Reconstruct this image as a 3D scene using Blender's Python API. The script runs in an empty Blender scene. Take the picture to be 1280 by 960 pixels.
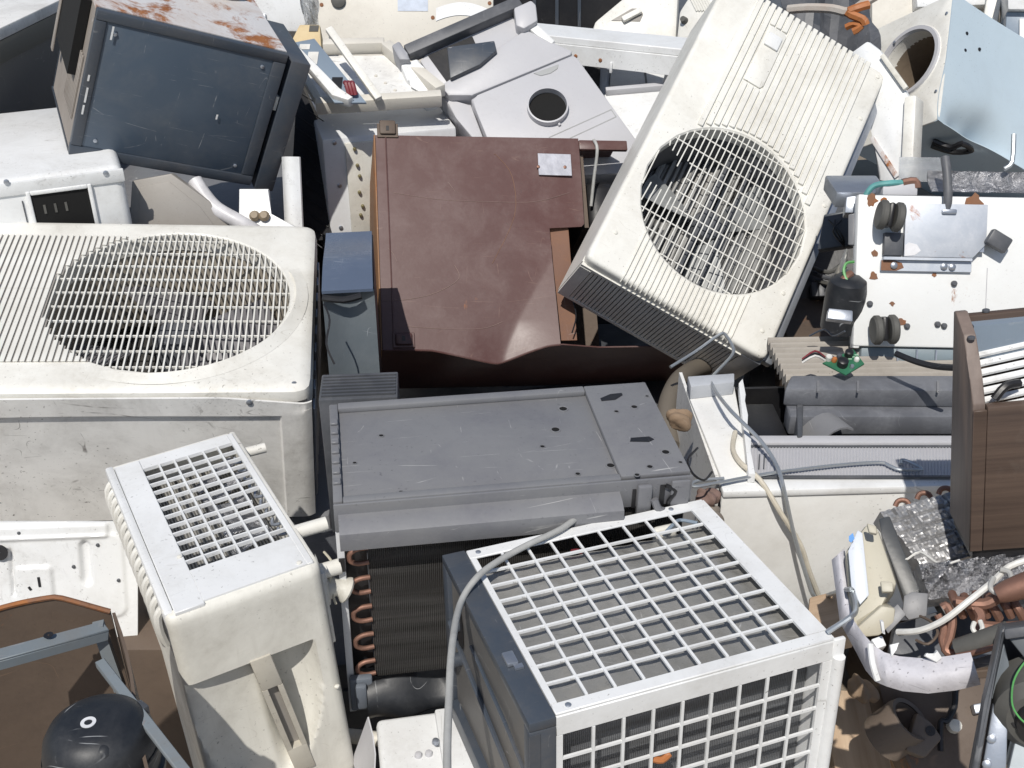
import bpy, bmesh, math, random
from mathutils import Vector, Matrix
random.seed(11)
R = math.radians
SC = bpy.context.scene
COL = SC.collection
V = Vector

# ---------------------------------------------------------------- camera, sky, sun, exposure
CAM_H, PITCH, FPX = 1.8, R(31), 1382.0
cd = bpy.data.cameras.new('camera'); cam = bpy.data.objects.new('camera', cd); COL.objects.link(cam)
cam.location = (0, 0, CAM_H); cam.rotation_euler = (R(90) - PITCH, 0, 0)
cd.sensor_width = 36; cd.lens = 36 * FPX / 1280; cd.clip_start = .05; cd.clip_end = 500
SC.camera = cam
SUN = V((-.15, -.52, .84)).normalized()            # towards the sun
world = bpy.data.worlds.new('World'); SC.world = world; world.use_nodes = True
wn = world.node_tree.nodes; bg = wn['Background']
sky = wn.new('ShaderNodeTexSky'); sky.sky_type = 'NISHITA'; sky.sun_disc = False
sky.sun_elevation = math.asin(SUN.z); sky.sun_rotation = math.atan2(SUN.x, SUN.y)
world.node_tree.links.new(sky.outputs[0], bg.inputs[0]); bg.inputs[1].default_value = .10
ld = bpy.data.lights.new('sun', 'SUN'); ld.energy = 4.6; ld.angle = R(.53); ld.color = (1, .955, .885)
sun = bpy.data.objects.new('sun', ld); COL.objects.link(sun); sun.rotation_euler = SUN.to_track_quat('Z', 'Y').to_euler()
SC.view_settings.view_transform = 'Standard'; SC.view_settings.look = 'None'
SC.view_settings.gamma = 1; SC.view_settings.use_curve_mapping = False; SC.view_settings.exposure = -0.30

# ---------------------------------------------------------------- frames
CP = V((0, 0, CAM_H)); RT = V((1, 0, 0)); UP = V((0, math.sin(PITCH), math.cos(PITCH))); FW = V((0, math.cos(PITCH), -math.sin(PITCH)))
def ray(px, py): return (RT * (px - 640) / FPX + UP * (480 - py) / FPX + FW).normalized()
def at(px, py, d): return CP + ray(px, py) * d
class Fr:
    """a thing's own frame: origin and axes in the world; calling it gives local coordinates"""
    def __init__(s, t, X, Y, size=1.0):
        t = V(t)
        X = V(X).normalized(); Y = V(Y); Y = (Y - X * X.dot(Y)).normalized(); Z = X.cross(Y); X, Y, Z = X * size, Y * size, Z * size
        s.M = Matrix(((X.x, Y.x, Z.x, t.x), (X.y, Y.y, Z.y, t.y), (X.z, Y.z, Z.z, t.z), (0, 0, 0, 1))); s.I = s.M.inverted()
    def __call__(s, px, py, ax=2, v=0.0):
        o = s.I @ CP; d = s.I.to_3x3() @ ray(px, py); k = (v - o[ax]) / d[ax]
        return o + d * k
    def p2(s, px, py, v=0.0): q = s(px, py, 2, v); return (q.x, q.y)
    def w(s, p): return s.I @ V(p)
def plane(px, py, d, n, xdir=(1, 0, 0)):
    n = V(n).normalized(); X = V(xdir); X = (X - n * n.dot(X)).normalized()
    return Fr(at(px, py, d), X, n.cross(X))
def upright(p, yaw=0):
    c, s_ = math.cos(R(yaw)), math.sin(R(yaw)); return Fr(p, (c, s_, 0), (-s_, c, 0))

# ---------------------------------------------------------------- materials
MATS = {}
class NT:
    def __init__(s, m): m.use_nodes = True; s.t = m.node_tree; s.b = s.t.nodes['Principled BSDF']; s.tc = s.t.nodes.new('ShaderNodeTexCoord').outputs['Object']
    def lk(s, a, b): s.t.links.new(a, b)
    def n(s, k): return s.t.nodes.new(k)
    def noise(s, scale, detail=4, rough=.6, vec=None, dist=0):
        o = s.n('ShaderNodeTexNoise'); o.inputs['Scale'].default_value = scale; o.inputs['Detail'].default_value = detail
        o.inputs['Roughness'].default_value = rough; o.inputs['Distortion'].default_value = dist
        s.lk(vec or s.tc, o.inputs['Vector']); return o.outputs['Fac']
    def stretch(s, sc, rot=(0, 0, 0), loc=(0, 0, 0)):
        o = s.n('ShaderNodeMapping'); o.inputs['Scale'].default_value = sc; o.inputs['Rotation'].default_value = rot; o.inputs['Location'].default_value = loc
        s.lk(s.tc, o.inputs['Vector']); return o.outputs['Vector']
    def rng(s, x, a, b, c=0.0, d=1.0):
        o = s.n('ShaderNodeMapRange'); s.lk(x, o.inputs[0])
        for i, v in enumerate((a, b, c, d)): o.inputs[i + 1].default_value = v
        return o.outputs[0]
    def math(s, op, a, b):
        o = s.n('ShaderNodeMath'); o.operation = op
        for i, v in enumerate((a, b)):
            if isinstance(v, (int, float)): o.inputs[i].default_value = v
            else: s.lk(v, o.inputs[i])
        return o.outputs[0]
    def mix(s, f, a, b):
        o = s.n('ShaderNodeMix'); o.data_type = 'RGBA'
        for i, v in ((0, f), (6, a), (7, b)):
            if isinstance(v, tuple): o.inputs[i].default_value = (*v[:3], 1)
            elif isinstance(v, (int, float)): o.inputs[i].default_value = v
            else: s.lk(v, o.inputs[i])
        return o.outputs[2]
    def bump(s, h, strength, dist=.002):
        o = s.n('ShaderNodeBump'); o.inputs['Strength'].default_value = strength; o.inputs['Distance'].default_value = dist
        s.lk(h, o.inputs['Height']); s.lk(o.outputs[0], s.b.inputs['Normal']); return o
def paint(name, col, rough=.42, dirt=.35, dscale=5, dcol=(.17, .145, .11), speck=.3, scratch=0.0, scol=(.75, .74, .72), rust=0.0, metal=0.0,
          bump=.12, var=.07, streak=0.0, bscale=70, lump=0.0, scuff=.12):
    """sheet metal or plastic with blotchy grime, fine specks, scratches and rust"""
    if name in MATS: return MATS[name]
    m = bpy.data.materials.new(name); k = NT(m); b = k.b
    c = k.mix(k.rng(k.noise(2.3, 5), .3, .7), tuple(x * (1 - var) for x in col), tuple(min(1, x * (1 + var)) for x in col))
    na = k.noise(dscale, 9, .66, dist=.4); nb = k.noise(dscale * 13, 4, .7)
    fa = k.math('MULTIPLY', k.rng(na, .50 - .12 * dirt, .86, 0, 1), k.rng(nb, .25, .75, .35, 1))
    fd = k.math('MULTIPLY', fa, min(1.0, dirt * 1.5))
    if streak:
        st = k.noise(1, 5, .6, k.stretch((34, 34, 1.6)))
        fd = k.math('MAXIMUM', fd, k.math('MULTIPLY', k.rng(st, .5, .8), streak))
    c = k.mix(fd, c, dcol); rg = k.rng(fd, 0, 1, rough, min(1, rough + .3))
    if scuff:
        sf = k.math('MULTIPLY', k.rng(k.noise(46, 8, .75, None, .8), .54, .66), k.rng(k.noise(4.2, 3, .55, k.stretch((1, 1, 1), (0, 0, 0), (6, 2, 5))), .55, .72))
        c = k.mix(k.math('MULTIPLY', sf, scuff), c, tuple(x * .45 for x in dcol))
    if speck:
        sp = k.math('MULTIPLY', k.rng(k.noise(170, 2, .5), .66, .74), k.rng(k.noise(dscale * .8, 3, .6, k.stretch((1, 1, 1), (0, 0, 0), (3, 1, 7))), .4, .65))
        c = k.mix(k.math('MULTIPLY', sp, speck), c, tuple(x * .35 for x in dcol))
    if scratch:
        for i, (ro, sc) in enumerate((((.2, .3, .6), (1.3, 11, 8)), ((.5, -.4, -1.1), (1.1, 15, 12)), ((1.1, .8, .3), (13, 1.6, 11)))):
            rd = k.math('ABSOLUTE', k.math('SUBTRACT', k.noise(1.6, 0, .5, k.stretch(sc, ro, (i * 5, 2, 1)), 0), .5), 0)   # thin wandering contour lines
            s_ = k.math('MULTIPLY', k.rng(rd, .0045, .001), k.rng(k.noise(11 + 4 * i, 3, .6, k.stretch((1, 1, 1), (0, 0, 0), (9 * i, 4, 2))), .56, .66))
            c = k.mix(k.math('MULTIPLY', s_, scratch), c, scol)
    if rust:
        nr = k.noise(8, 12, .74, k.stretch((1, 1, 1), (0, 0, 0), (4, 8, 2)), .6)
        fr = k.rng(nr, .66 - .25 * rust, .72 - .2 * rust)
        rc = k.mix(k.noise(45, 5), (.16, .045, .015), (.46, .19, .06))
        c = k.mix(fr, c, rc); rg = k.math('MAXIMUM', rg, k.math('MULTIPLY', fr, .85))
    k.lk(c, b.inputs['Base Color']); k.lk(rg, b.inputs['Roughness']); b.inputs['Metallic'].default_value = metal
    h = k.noise(bscale, 5, .6)
    if lump: h = k.math('ADD', k.math('MULTIPLY', h, .12), k.math('MULTIPLY', k.noise(lump, 4, .5), 2.5))
    k.bump(h, bump, .003 if not lump else .012)
    MATS[name] = m; return m
def foil(name='crumpled_foil', col=(.50, .50, .51), sc=11):
    if name in MATS: return MATS[name]
    m = bpy.data.materials.new(name); k = NT(m); b = k.b
    vo = k.n('ShaderNodeTexVoronoi'); vo.feature = 'DISTANCE_TO_EDGE'; vo.inputs['Scale'].default_value = sc; k.lk(k.tc, vo.inputs['Vector'])
    n1 = k.noise(sc * 1.4, 6, .65, dist=1.2)
    h = k.math('ADD', k.math('MULTIPLY', vo.outputs['Distance'], 1.3), n1); k.bump(h, 1.0, .012)
    k.lk(k.mix(k.rng(k.noise(14, 6), .35, .7), tuple(x * .55 for x in col), col), b.inputs['Base Color'])
    b.inputs['Metallic'].default_value = .8; k.lk(k.rng(k.noise(9, 4), .35, .65, .22, .6), b.inputs['Roughness']); MATS[name] = m; return m
def wood(name, c1, c2, axis=0, sc=6, rough=.55):
    if name in MATS: return MATS[name]
    m = bpy.data.materials.new(name); k = NT(m); b = k.b
    s3 = [26 * sc / 6] * 3; s3[axis] = 1.3; s4 = [90 * sc / 6] * 3; s4[axis] = 4
    g = k.math('ADD', k.math('MULTIPLY', k.noise(1, 6, .6, k.stretch(s3), .8), .65), k.math('MULTIPLY', k.noise(1, 4, .7, k.stretch(s4)), .35))
    c = k.mix(k.rng(g, .36, .64), c1, c2); c = k.mix(k.rng(k.noise(5, 8, .7), .55, .85, 0, .6), c, (.22, .19, .16))
    k.lk(c, b.inputs['Base Color']); b.inputs['Roughness'].default_value = rough; k.bump(g, .15, .003); MATS[name] = m; return m
def fins(name, axis, pitch, c1=(.34, .33, .31), c2=(.06, .06, .06), metal=.5, dust=.4, blotch=None, band=0.0):
    """closely packed coil fins, too fine to build: dark gaps every `pitch` metres along the axis"""
    if name in MATS: return MATS[name]
    m = bpy.data.materials.new(name); k = NT(m); b = k.b
    sp = k.n('ShaderNodeSeparateXYZ'); k.lk(k.tc, sp.inputs[0])
    w = k.math('SINE', k.math('ADD', k.math('MULTIPLY', sp.outputs[axis], 2 * math.pi / pitch), k.math('MULTIPLY', k.noise(9, 3), 4.0)), 0)
    f = k.rng(w, -.6, .5)
    c = k.mix(f, c2, c1); c = k.mix(k.math('MULTIPLY', k.rng(k.noise(6, 8, .7), .42, .75), dust), c, blotch or (.30, .27, .23))
    if band: c = k.mix(k.math('MULTIPLY', k.rng(k.noise(1, 4, .6, k.stretch((3, 3, 62))), .42, .62), band), c, tuple(x * 1.7 for x in c1))  # banding paints the shading of the coil tubes into the fin colour
    k.lk(c, b.inputs['Base Color']); b.inputs['Metallic'].default_value = metal; b.inputs['Roughness'].default_value = .5
    k.bump(w, .5, .002); MATS[name] = m; return m
def flat(name, col, rough=.5, metal=0.0, alpha=1, trans=0):
    if name in MATS: return MATS[name]
    m = bpy.data.materials.new(name); k = NT(m); b = k.b
    k.lk(k.mix(k.rng(k.noise(30, 5), .3, .7), tuple(x * .8 for x in col), tuple(min(1, x * 1.12) for x in col)), b.inputs['Base Color'])
    b.inputs['Roughness'].default_value = rough; b.inputs['Metallic'].default_value = metal
    if trans: b.inputs['Transmission Weight'].default_value = trans; b.inputs['IOR'].default_value = 1.3
    k.bump(k.noise(90, 4), .15, .002); MATS[name] = m; return m

CREAM = paint('aged_cream_paint', (.79, .78, .73), .42, .55, 6, (.36, .32, .25), .8, .5, (.42, .39, .33), streak=.10, scuff=.35)
CREAMD = paint('grimy_cream_plastic', (.75, .735, .67), .5, .6, 6, (.22, .19, .14), .6, .3, (.4, .37, .3), streak=.30, scuff=.5)
WHITE = paint('white_enamel', (.79, .80, .80), .38, .5, 7, (.38, .36, .32), .8, .5, (.40, .39, .37), streak=.06, scuff=.4)
WHITED = paint('dirty_white_sheet', (.80, .795, .77), .5, .62, 7, (.20, .18, .155), 1.0, .9, (.16, .15, .14), streak=.10, scuff=1.0)
GALV = paint('galvanised_steel', (.44, .47, .52), .38, .45, 16, (.17, .19, .23), .3, .4, (.7, .72, .75), metal=.75, var=.2)
GALVW = paint('white_rusted_zinc', (.50, .54, .60), .5, .8, 16, (.78, .79, .82), .2, .3, (.8, .8, .8), rust=.3, metal=.25)
GREYP = paint('mid_grey_paint', (.20, .202, .21), .45, .55, 7, (.09, .09, .12), .5, .6, (.62, .62, .6), scuff=.6)
GREYL = paint('pale_grey_plastic', (.50, .50, .52), .45, .25, 4, (.33, .32, .31), .2, .15, (.6, .6, .6))
NAVY = paint('dark_slate_metal', (.055, .068, .088), .38, .55, 7, (.15, .135, .12), .2, .5, (.42, .42, .42))
SLATE = paint('blue_slate_panel', (.072, .10, .138), .34, .6, 6, (.17, .18, .19), .15, .55, (.6, .6, .6))
DGREY = paint('dark_grey_plastic', (.075, .08, .09), .45, .65, 8, (.22, .22, .23), .2, .5, (.4, .4, .4), var=.15)
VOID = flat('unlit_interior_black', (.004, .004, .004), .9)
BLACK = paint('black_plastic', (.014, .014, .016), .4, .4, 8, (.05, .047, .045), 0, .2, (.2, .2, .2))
BLACKP = paint('glossy_black_enamel', (.014, .016, .020), .42, .9, 9, (.075, .077, .08), .3, .9, (.35, .36, .37), bump=.12)
BROWN = paint('maroon_brown_enamel', (.098, .046, .041), .40, .5, 9, (.21, .155, .145), .6, .45, (.32, .21, .16), rust=.05, bump=.05, var=.06, streak=.16, scuff=.25)
RUST = paint('rusty_steel', (.20, .10, .06), .75, .6, 9, (.36, .17, .07), .5, .2, (.5, .3, .2), rust=.75, bump=.5)
RUSTB = paint('brown_primer_steel', (.12, .088, .066), .6, .6, 8, (.06, .042, .032), .4, .3, (.35, .22, .14), rust=.12)
RUSTW = paint('flaking_white_over_rust', (.66, .65, .65), .5, .6, 6, (.4, .28, .2), .4, .2, (.4, .2, .1), rust=.66, bump=.4)
COPPER = paint('weathered_copper', (.31, .17, .125), .55, .9, 26, (.12, .08, .065), .2, .2, (.6, .4, .3), metal=.6, var=.2)
PALEB = paint('pale_blue_enamel', (.50, .60, .67), .35, .25, 4, (.36, .40, .42), .3, .2, (.6, .65, .7), lump=5, bump=.06)
SKYSHEEN = paint('sky_sheen_blue', (.10, .128, .185), .25, .35, 6, (.25, .29, .36), .2, .5, (.62, .66, .72))  # sky reflection on dark plastic put into the base blue
STEELB = paint('grey_blue_plate', (.22, .275, .34), .4, .35, 8, (.2, .22, .24), .2, .3, (.6, .6, .6))
BEIGE = paint('beige_panel_paint', (.68, .65, .58), .5, .45, 4, (.36, .32, .27), .4, .2, (.4, .36, .3))
TAUPE = paint('taupe_panel_paint', (.30, .28, .255), .5, .4, 4, (.2, .18, .16), .2, .2, (.4, .4, .4))
WIRE = paint('galvanised_wire', (.50, .53, .55), .35, .4, 30, (.25, .26, .26), 0, 0, metal=.7)
ANGLE = paint('grey_angle_iron', (.20, .23, .25), .5, .5, 9, (.2, .15, .1), .3, .4, (.45, .42, .4), rust=.22)
FOIL = paint('crushed_grey_fins', (.36, .36, .365), .4, .8, 14, (.60, .60, .61), .6, .9, (.85, .85, .86), metal=.5, var=.3, lump=16, bump=.35); FOILD = foil('dull_foil_tape', (.55, .55, .57), 34)
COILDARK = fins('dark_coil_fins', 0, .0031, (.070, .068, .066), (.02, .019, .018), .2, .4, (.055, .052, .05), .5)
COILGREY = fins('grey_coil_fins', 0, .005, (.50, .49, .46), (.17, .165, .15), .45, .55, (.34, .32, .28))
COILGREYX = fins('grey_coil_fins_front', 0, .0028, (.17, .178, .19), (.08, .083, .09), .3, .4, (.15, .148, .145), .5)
SILVERFIN = fins('bright_coil_fins', 0, .0135, (.40, .40, .39), (.07, .07, .07), .35, .35)
TEAKBOX = wood('walnut_veneer', (.055, .036, .028), (.115, .078, .058), 0, 9)
TEAKSIDE = wood('greyed_walnut_side', (.13, .10, .085), (.22, .17, .145), 2, 4)
LUMBER = wood('raw_pine_lumber', (.40, .27, .17), (.62, .47, .33), 1, 4, .8)
CORD = flat('grey_pvc', (.40, .40, .385), .5); CORDW = flat('white_pvc', (.72, .71, .67), .45); RUBBER = flat('grey_rubber', (.10, .098, .09), .65)
PCB = flat('green_circuit_board', (.03, .14, .075), .45); REDP = flat('red_sleeve', (.20, .03, .04), .5); GREENW = flat('green_wire', (.10, .34, .10), .4)
PAPER = flat('faded_blue_label', (.60, .66, .76), .6); PLATEM = flat('aluminium_plate', (.66, .66, .70), .35, .6); ORANGE = paint('orange_copper_scrap', (.42, .15, .045), .5, .5, 12, (.2, .09, .04), .3, .2, rust=.3)
FOAM = paint('yellowed_foam', (.66, .53, .32), .85, .5, 9, (.4, .27, .12), .4, 0, bump=.8, bscale=40)
FILMM = flat('clear_plastic_film', (.80, .82, .84), .18, 0, 1, .75)

# ---------------------------------------------------------------- mesh building
class G:
    def __init__(s): s.bm = bmesh.new()
    def _add(s, vs, fs):
        v = [s.bm.verts.new(p) for p in vs]; out = []
        for f in fs:
            try: out.append(s.bm.faces.new([v[i] for i in f]))
            except ValueError: pass
        return v, out
    def box(s, x0, x1, y0, y1, z0, z1, bev=0.0, seg=2, M=None):
        P = [V((x, y, z)) for z in (z0, z1) for y in (y0, y1) for x in (x0, x1)]
        if M is not None: P = [M @ p for p in P]
        v, f = s._add(P, ((0, 2, 3, 1), (4, 5, 7, 6), (0, 1, 5, 4), (2, 6, 7, 3), (0, 4, 6, 2), (1, 3, 7, 5)))
        if bev:
            es = list({e for q in f for e in q.edges})
            bmesh.ops.bevel(s.bm, geom=es, offset=bev, segments=seg, affect='EDGES', profile=.5)
        return s
    def prism(s, poly, z0, z1, M=None, bev=0.0):
        n = len(poly); P = [V((x, y, z)) for z in (z0, z1) for x, y in poly]
        if M is not None: P = [M @ p for p in P]
        a = sum(poly[i][0] * poly[(i + 1) % n][1] - poly[(i + 1) % n][0] * poly[i][1] for i in range(n))
        F = [list(range(n))[::-1], [n + i for i in range(n)]] + [[i, (i + 1) % n, n + (i + 1) % n, n + i] for i in range(n)]
        if a < 0: F = [f[::-1] for f in F]
        v, f = s._add(P, F)
        if bev: bmesh.ops.bevel(s.bm, geom=list({e for q in f for e in q.edges}), offset=bev, segments=2, affect='EDGES', profile=.5)
        return s
    def tube(s, pts, r, n=8, sub=4, cap=True):
        pts = [V(p) for p in pts]
        if sub > 1 and len(pts) > 2:
            q = []
            for i in range(len(pts) - 1):
                a = pts[max(i - 1, 0)]; b = pts[i]; c = pts[i + 1]; d = pts[min(i + 2, len(pts) - 1)]
                for j in range(sub):
                    t = j / sub
                    q.append(.5 * ((2 * b) + (c - a) * t + (2 * a - 5 * b + 4 * c - d) * t * t + (3 * b - a - 3 * c + d) * t ** 3))
            q.append(pts[-1]); pts = q
        rr = r if callable(r) else (lambda t: r)
        u = None; rings = []
        for i, p in enumerate(pts):
            t = (pts[min(i + 1, len(pts) - 1)] - pts[max(i - 1, 0)]).normalized()
            if u is None: u = t.orthogonal().normalized()
            u = (u - t * t.dot(u)).normalized(); w = t.cross(u); k = rr(i / max(1, len(pts) - 1))
            rings.append([s.bm.verts.new(p + u * (k * math.cos(2 * math.pi * j / n)) + w * (k * math.sin(2 * math.pi * j / n))) for j in range(n)])
        for a, b in zip(rings, rings[1:]):
            for j in range(n): s.bm.faces.new((a[j], a[(j + 1) % n], b[(j + 1) % n], b[j]))
        if cap: s.bm.faces.new(rings[0][::-1]); s.bm.faces.new(rings[-1])
        return s
    def lathe(s, prof, n=32, M=None, cap=True):
        M = M or Matrix(); rings = []
        for r, z in prof: rings.append([s.bm.verts.new(M @ V((r * math.cos(2 * math.pi * j / n), r * math.sin(2 * math.pi * j / n), z))) for j in range(n)])
        for a, b in zip(rings, rings[1:]):
            for j in range(n): s.bm.faces.new((a[j], a[(j + 1) % n], b[(j + 1) % n], b[j]))
        if cap: s.bm.faces.new(rings[0][::-1]); s.bm.faces.new(rings[-1])
        return s
    def cyl(s, c, r, z0, z1, n=24, M=None, b=.0):
        T = (M or Matrix()) @ Matrix.Translation(V((c[0], c[1], 0)))
        return s.lathe([(r, z0), (r, z1 - b), (r - b, z1)] if b else [(r, z0), (r, z1)], n, T)
    def surf(s, fn, us, vs, thick=0.0, dirn=None):
        """grid sheet fn(u,v)->point, with real thickness along dirn"""
        g = [[s.bm.verts.new(fn(u, v)) for u in us] for v in vs]; A = len(us); B = len(vs)
        for j in range(B - 1):
            for i in range(A - 1): s.bm.faces.new((g[j][i], g[j][i + 1], g[j + 1][i + 1], g[j + 1][i]))
        if thick:
            d = V(dirn) * thick; h = [[s.bm.verts.new(q.co + d) for q in row] for row in g]
            for j in range(B - 1):
                for i in range(A - 1): s.bm.faces.new((h[j][i], h[j + 1][i], h[j + 1][i + 1], h[j][i + 1]))
            rim = [(0, i) for i in range(A)] + [(j, A - 1) for j in range(1, B)] + [(B - 1, i) for i in range(A - 2, -1, -1)] + [(j, 0) for j in range(B - 2, 0, -1)]
            for a, b in zip(rim, rim[1:] + rim[:1]):
                s.bm.faces.new((g[a[0]][a[1]], h[a[0]][a[1]], h[b[0]][b[1]], g[b[0]][b[1]]))
        return s
    def tray(s, x0, x1, y0, y1, hole, circ, rect, rc=.03, m=18):
        """sheet with a round opening whose outer edge rolls over into side walls: rings (radius,z) then (inset,z)"""
        cx, cy = hole; fr = [.5 - .5 * math.cos(math.pi * i / m) for i in range(m)]
        smp = [(0, f) for f in fr] + [(1, f) for f in fr] + [(2, f) for f in fr] + [(3, f) for f in fr]
        def rp(ins, side, f):
            a, b, c, d = x0 + ins, x1 - ins, y0 + ins, y1 - ins; rr = max(.004, rc - ins)
            p = [(a + (b - a) * f, c), (b, c + (d - c) * f), (b - (b - a) * f, d), (a, d - (d - c) * f)][side]
            qx = min(max(p[0], a + rr), b - rr); qy = min(max(p[1], c + rr), d - rr); dx, dy = p[0] - qx, p[1] - qy
            if abs(dx) > 1e-9 and abs(dy) > 1e-9:
                L = math.hypot(dx, dy); return (qx + dx * rr / L, qy + dy * rr / L)
            return p
        rings = []
        for r, z in circ:
            row = []
            for sd, f in smp:
                p = rp(0, sd, f); a = math.atan2(p[1] - cy, p[0] - cx); row.append(s.bm.verts.new((cx + r * math.cos(a), cy + r * math.sin(a), z)))
            rings.append(row)
        for ins, z in rect: rings.append([s.bm.verts.new((*rp(ins, sd, f), z)) for sd, f in smp])
        n = len(smp)
        for a, b in zip(rings, rings[1:]):
            for j in range(n): s.bm.faces.new((a[j], b[j], b[(j + 1) % n], a[(j + 1) % n]))
        return s
    def done(s, name, mat, parent=None, M=None, ang=38):
        bmesh.ops.recalc_face_normals(s.bm, faces=s.bm.faces[:])
        me = bpy.data.meshes.new(name); s.bm.to_mesh(me); s.bm.free()
        me.polygons.foreach_set('use_smooth', [True] * len(me.polygons)); me.set_sharp_from_angle(angle=R(ang))
        me.materials.append(mat); o = bpy.data.objects.new(name, me); COL.objects.link(o)
        if parent is not None: o.parent = parent
        if M is not None: o.matrix_local = M
        return o
def put(mesh_obj, parent, M):
    o = mesh_obj.copy(); COL.objects.link(o); o.parent = parent; o.matrix_local = M; return o
def tag(o, label, cat, group=None, kind=None):
    o['label'] = label
    if cat: o['category'] = cat
    if group: o['group'] = group
    if kind: o['kind'] = kind
    return o
def thing(name, label, cat, F=None, group=None):
    o = bpy.data.objects.new(name, None); COL.objects.link(o); o.empty_display_size = .05
    if F is not None: o.matrix_world = F.M if isinstance(F, Fr) else F
    return tag(o, label, cat, group)
def T3(x, y, z): return Matrix.Translation(V((x, y, z)))
def screws(parent, pts, r=.004, mat=None, z=0.0, nrm=2, h=.0025):
    """one screw head per point, sharing a mesh"""
    first = None
    for p in pts:
        p = V(p) if len(p) == 3 else V((p[0], p[1], z))
        M = Matrix.Translation(p) @ (Matrix() if nrm == 2 else Matrix.Rotation(R(90), 4, 'X') if nrm == 1 else Matrix.Rotation(R(90), 4, 'Y'))
        if first is None: first = G().lathe([(r, -.001), (r, h * .6), (r * .6, h)], 10).done('screw', mat or WIRE, parent, M)
        else: put(first, parent, M)
def wirething(name, label, cat, pts, r, mat, n=8, sub=4):
    pts = [V(p) for p in pts]; o = pts[0]
    ob = G().tube([p - o for p in pts], r, n, sub).done(name, mat, None, Matrix.Translation(o)); return tag(ob, label, cat)

# ---------------------------------------------------------------- ground
def ground():
    m = bpy.data.materials.new('dusty_concrete'); k = NT(m)
    c = k.mix(k.rng(k.noise(1.7, 9, .7), .35, .7), (.20, .165, .125), (.36, .305, .24)); c = k.mix(k.rng(k.noise(40, 5, .7), .55, .8, 0, .7), c, (.10, .085, .07))
    k.lk(c, k.b.inputs['Base Color']); k.b.inputs['Roughness'].default_value = .9; k.bump(k.noise(60, 6), .5, .006)
    o = G().surf(lambda u, v: V((u, v, 0)), [-150 + 30 * i for i in range(11)], [-60 + 30 * i for i in range(11)]).done('ground', m); o['kind'] = 'structure'
ground()

# ---------------------------------------------------------------- outdoor unit leaning over the brown cabinet
F = Fr((.16, 2.208, .796), (.87, -.168, -.464), (.428, .723, .542)); W, L, D = .465, .856, .219
t = thing('outdoor_unit', 'cream air conditioner outdoor unit leaning diagonally, its round fan guard partly broken', 'air conditioner', F)
HC, HR = (.237, .283), .203
G().tray(0, W, 0, L, HC, [(HR, -.045), (HR, -.004), (HR + .004, 0)], [(.011, 0), (.005, -.001), (.0012, -.005), (0, -.011), (0, -.030)], .02).done('front_cover', CREAM, t)
lw = G(); lw.box(.001, .006, .004, L - .01, -D, -.0302); lw.box(.0062, W - .006, L - .008, L - .003, -D, -.0302); lw.done('side_panel', CREAM, t)
G().box(W - .004, W + .026, .012, L - .012, -.052, -.03, .004).box(W - .005, W + .003, .03, L - .004, -D, -.0625, .002).box(W - .0495, W + .001, -.001, .0295, -D, -.0305, .002).done('galvanised_side', GALV, t)
G().box(.006, W - .006, .01, L - .01, -D + .001, -D + .006).done('back_panel', GALV, t)
G().box(.0064, W - .052, .004, .007, -D + .002, -.0305).done('vent_backing', TAUPE, t)
fr = G(); fr.box(.003, W - .05, -.004, .004, -.040, -.0305); fr.box(.003, W - .05, -.004, .004, -D, -D + .012); fr.box(.003, .03, -.005, .004, -D + .0122, -.0402); fr.done('vent_frame', CREAM, t)
sl = None
for i in range(40):
    M = T3(.035 + i * .0096, -.003, 0)
    if sl is None: sl = G().box(-.0034, .0034, 0, .008, -D + .0124, -.0405).done('vent_slat', CREAM, t, M)
    else: put(sl, t, M)
# raised ribs between the fan opening and the far end, and the short run below the opening
rb = 0
for i in range(19):
    x = .092 + i * .0172; dx = abs(x + .007 - HC[0]); y0 = HC[1] + (math.sqrt(max(0, (HR + .006) ** 2 - dx * dx)) if dx < HR + .006 else 0) + .004
    y1 = L + .002
    g = G()
    if 3 <= i <= 5: g.box(x, x + .0132, y0, .615, -.001, .006, .0015, 1); G().box(x, x + .0132, .80, y1, -.001, .006, .0015, 1).done('rib', CREAM, t)
    else: g.box(x, x + .0132, y0, y1, -.001, .006, .0015, 1)
    g.done('rib', CREAM, t)
for i in range(23):
    x = .095 + i * .0125; dx = abs(x - HC[0]); y1 = HC[1] - math.sqrt(max(0, (HR + .004) ** 2 - dx * dx)) - .002
    if y1 > .02: G().tube([(x, -.003, -.012), (x, .004, -.001), (x, .012, .0022), (x, y1, .0022)], .002, 6, 1).done('rib', CREAMD, t)
G().prism([(.143 + .0, .62), (.188, .62), (.194, .63), (.194, .79), (.186, .797), (.15, .797), (.143, .79)], .0003, .005, None, .001).done('label_plate', CREAM, t)
G().box(.15, .187, .735, .775, .0052, .011, .002).done('badge', WHITE, t)
gd = bpy.data.objects.new('fan_guard', None); COL.objects.link(gd); gd.parent = t
for i in range(29):
    x = HC[0] - HR + .006 + i * .0139; h = math.sqrt(max(0, HR * HR - (x - HC[0]) ** 2)); a, b = HC[1] - h, HC[1] + h
    z = -.004 + .004 * math.cos((x - HC[0]) / HR * 1.2)
    if 1 <= i <= 5:     # broken bars on the near side leave a gap
        lo = HC[1] - .03 + random.uniform(-.02, .03) - (.01 if i < 3 else 0); hi = HC[1] + .055 + random.uniform(-.015, .03) - .006 * (i - 3)
        if lo > a + .01: G().tube([(x, a, z), (x + .002, lo, z + .004)], .0016, 6, 1).done('guard_bar', CREAM, gd)
        if hi < b - .01: G().tube([(x, b, z), (x + random.uniform(-.004, .004), hi, z - .004)], .0016, 6, 1).done('guard_bar', CREAM, gd)
    else: G().tube([(x, a, z), (x, b, z)], .0016, 6, 1).done('guard_bar', CREAM, gd)
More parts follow.
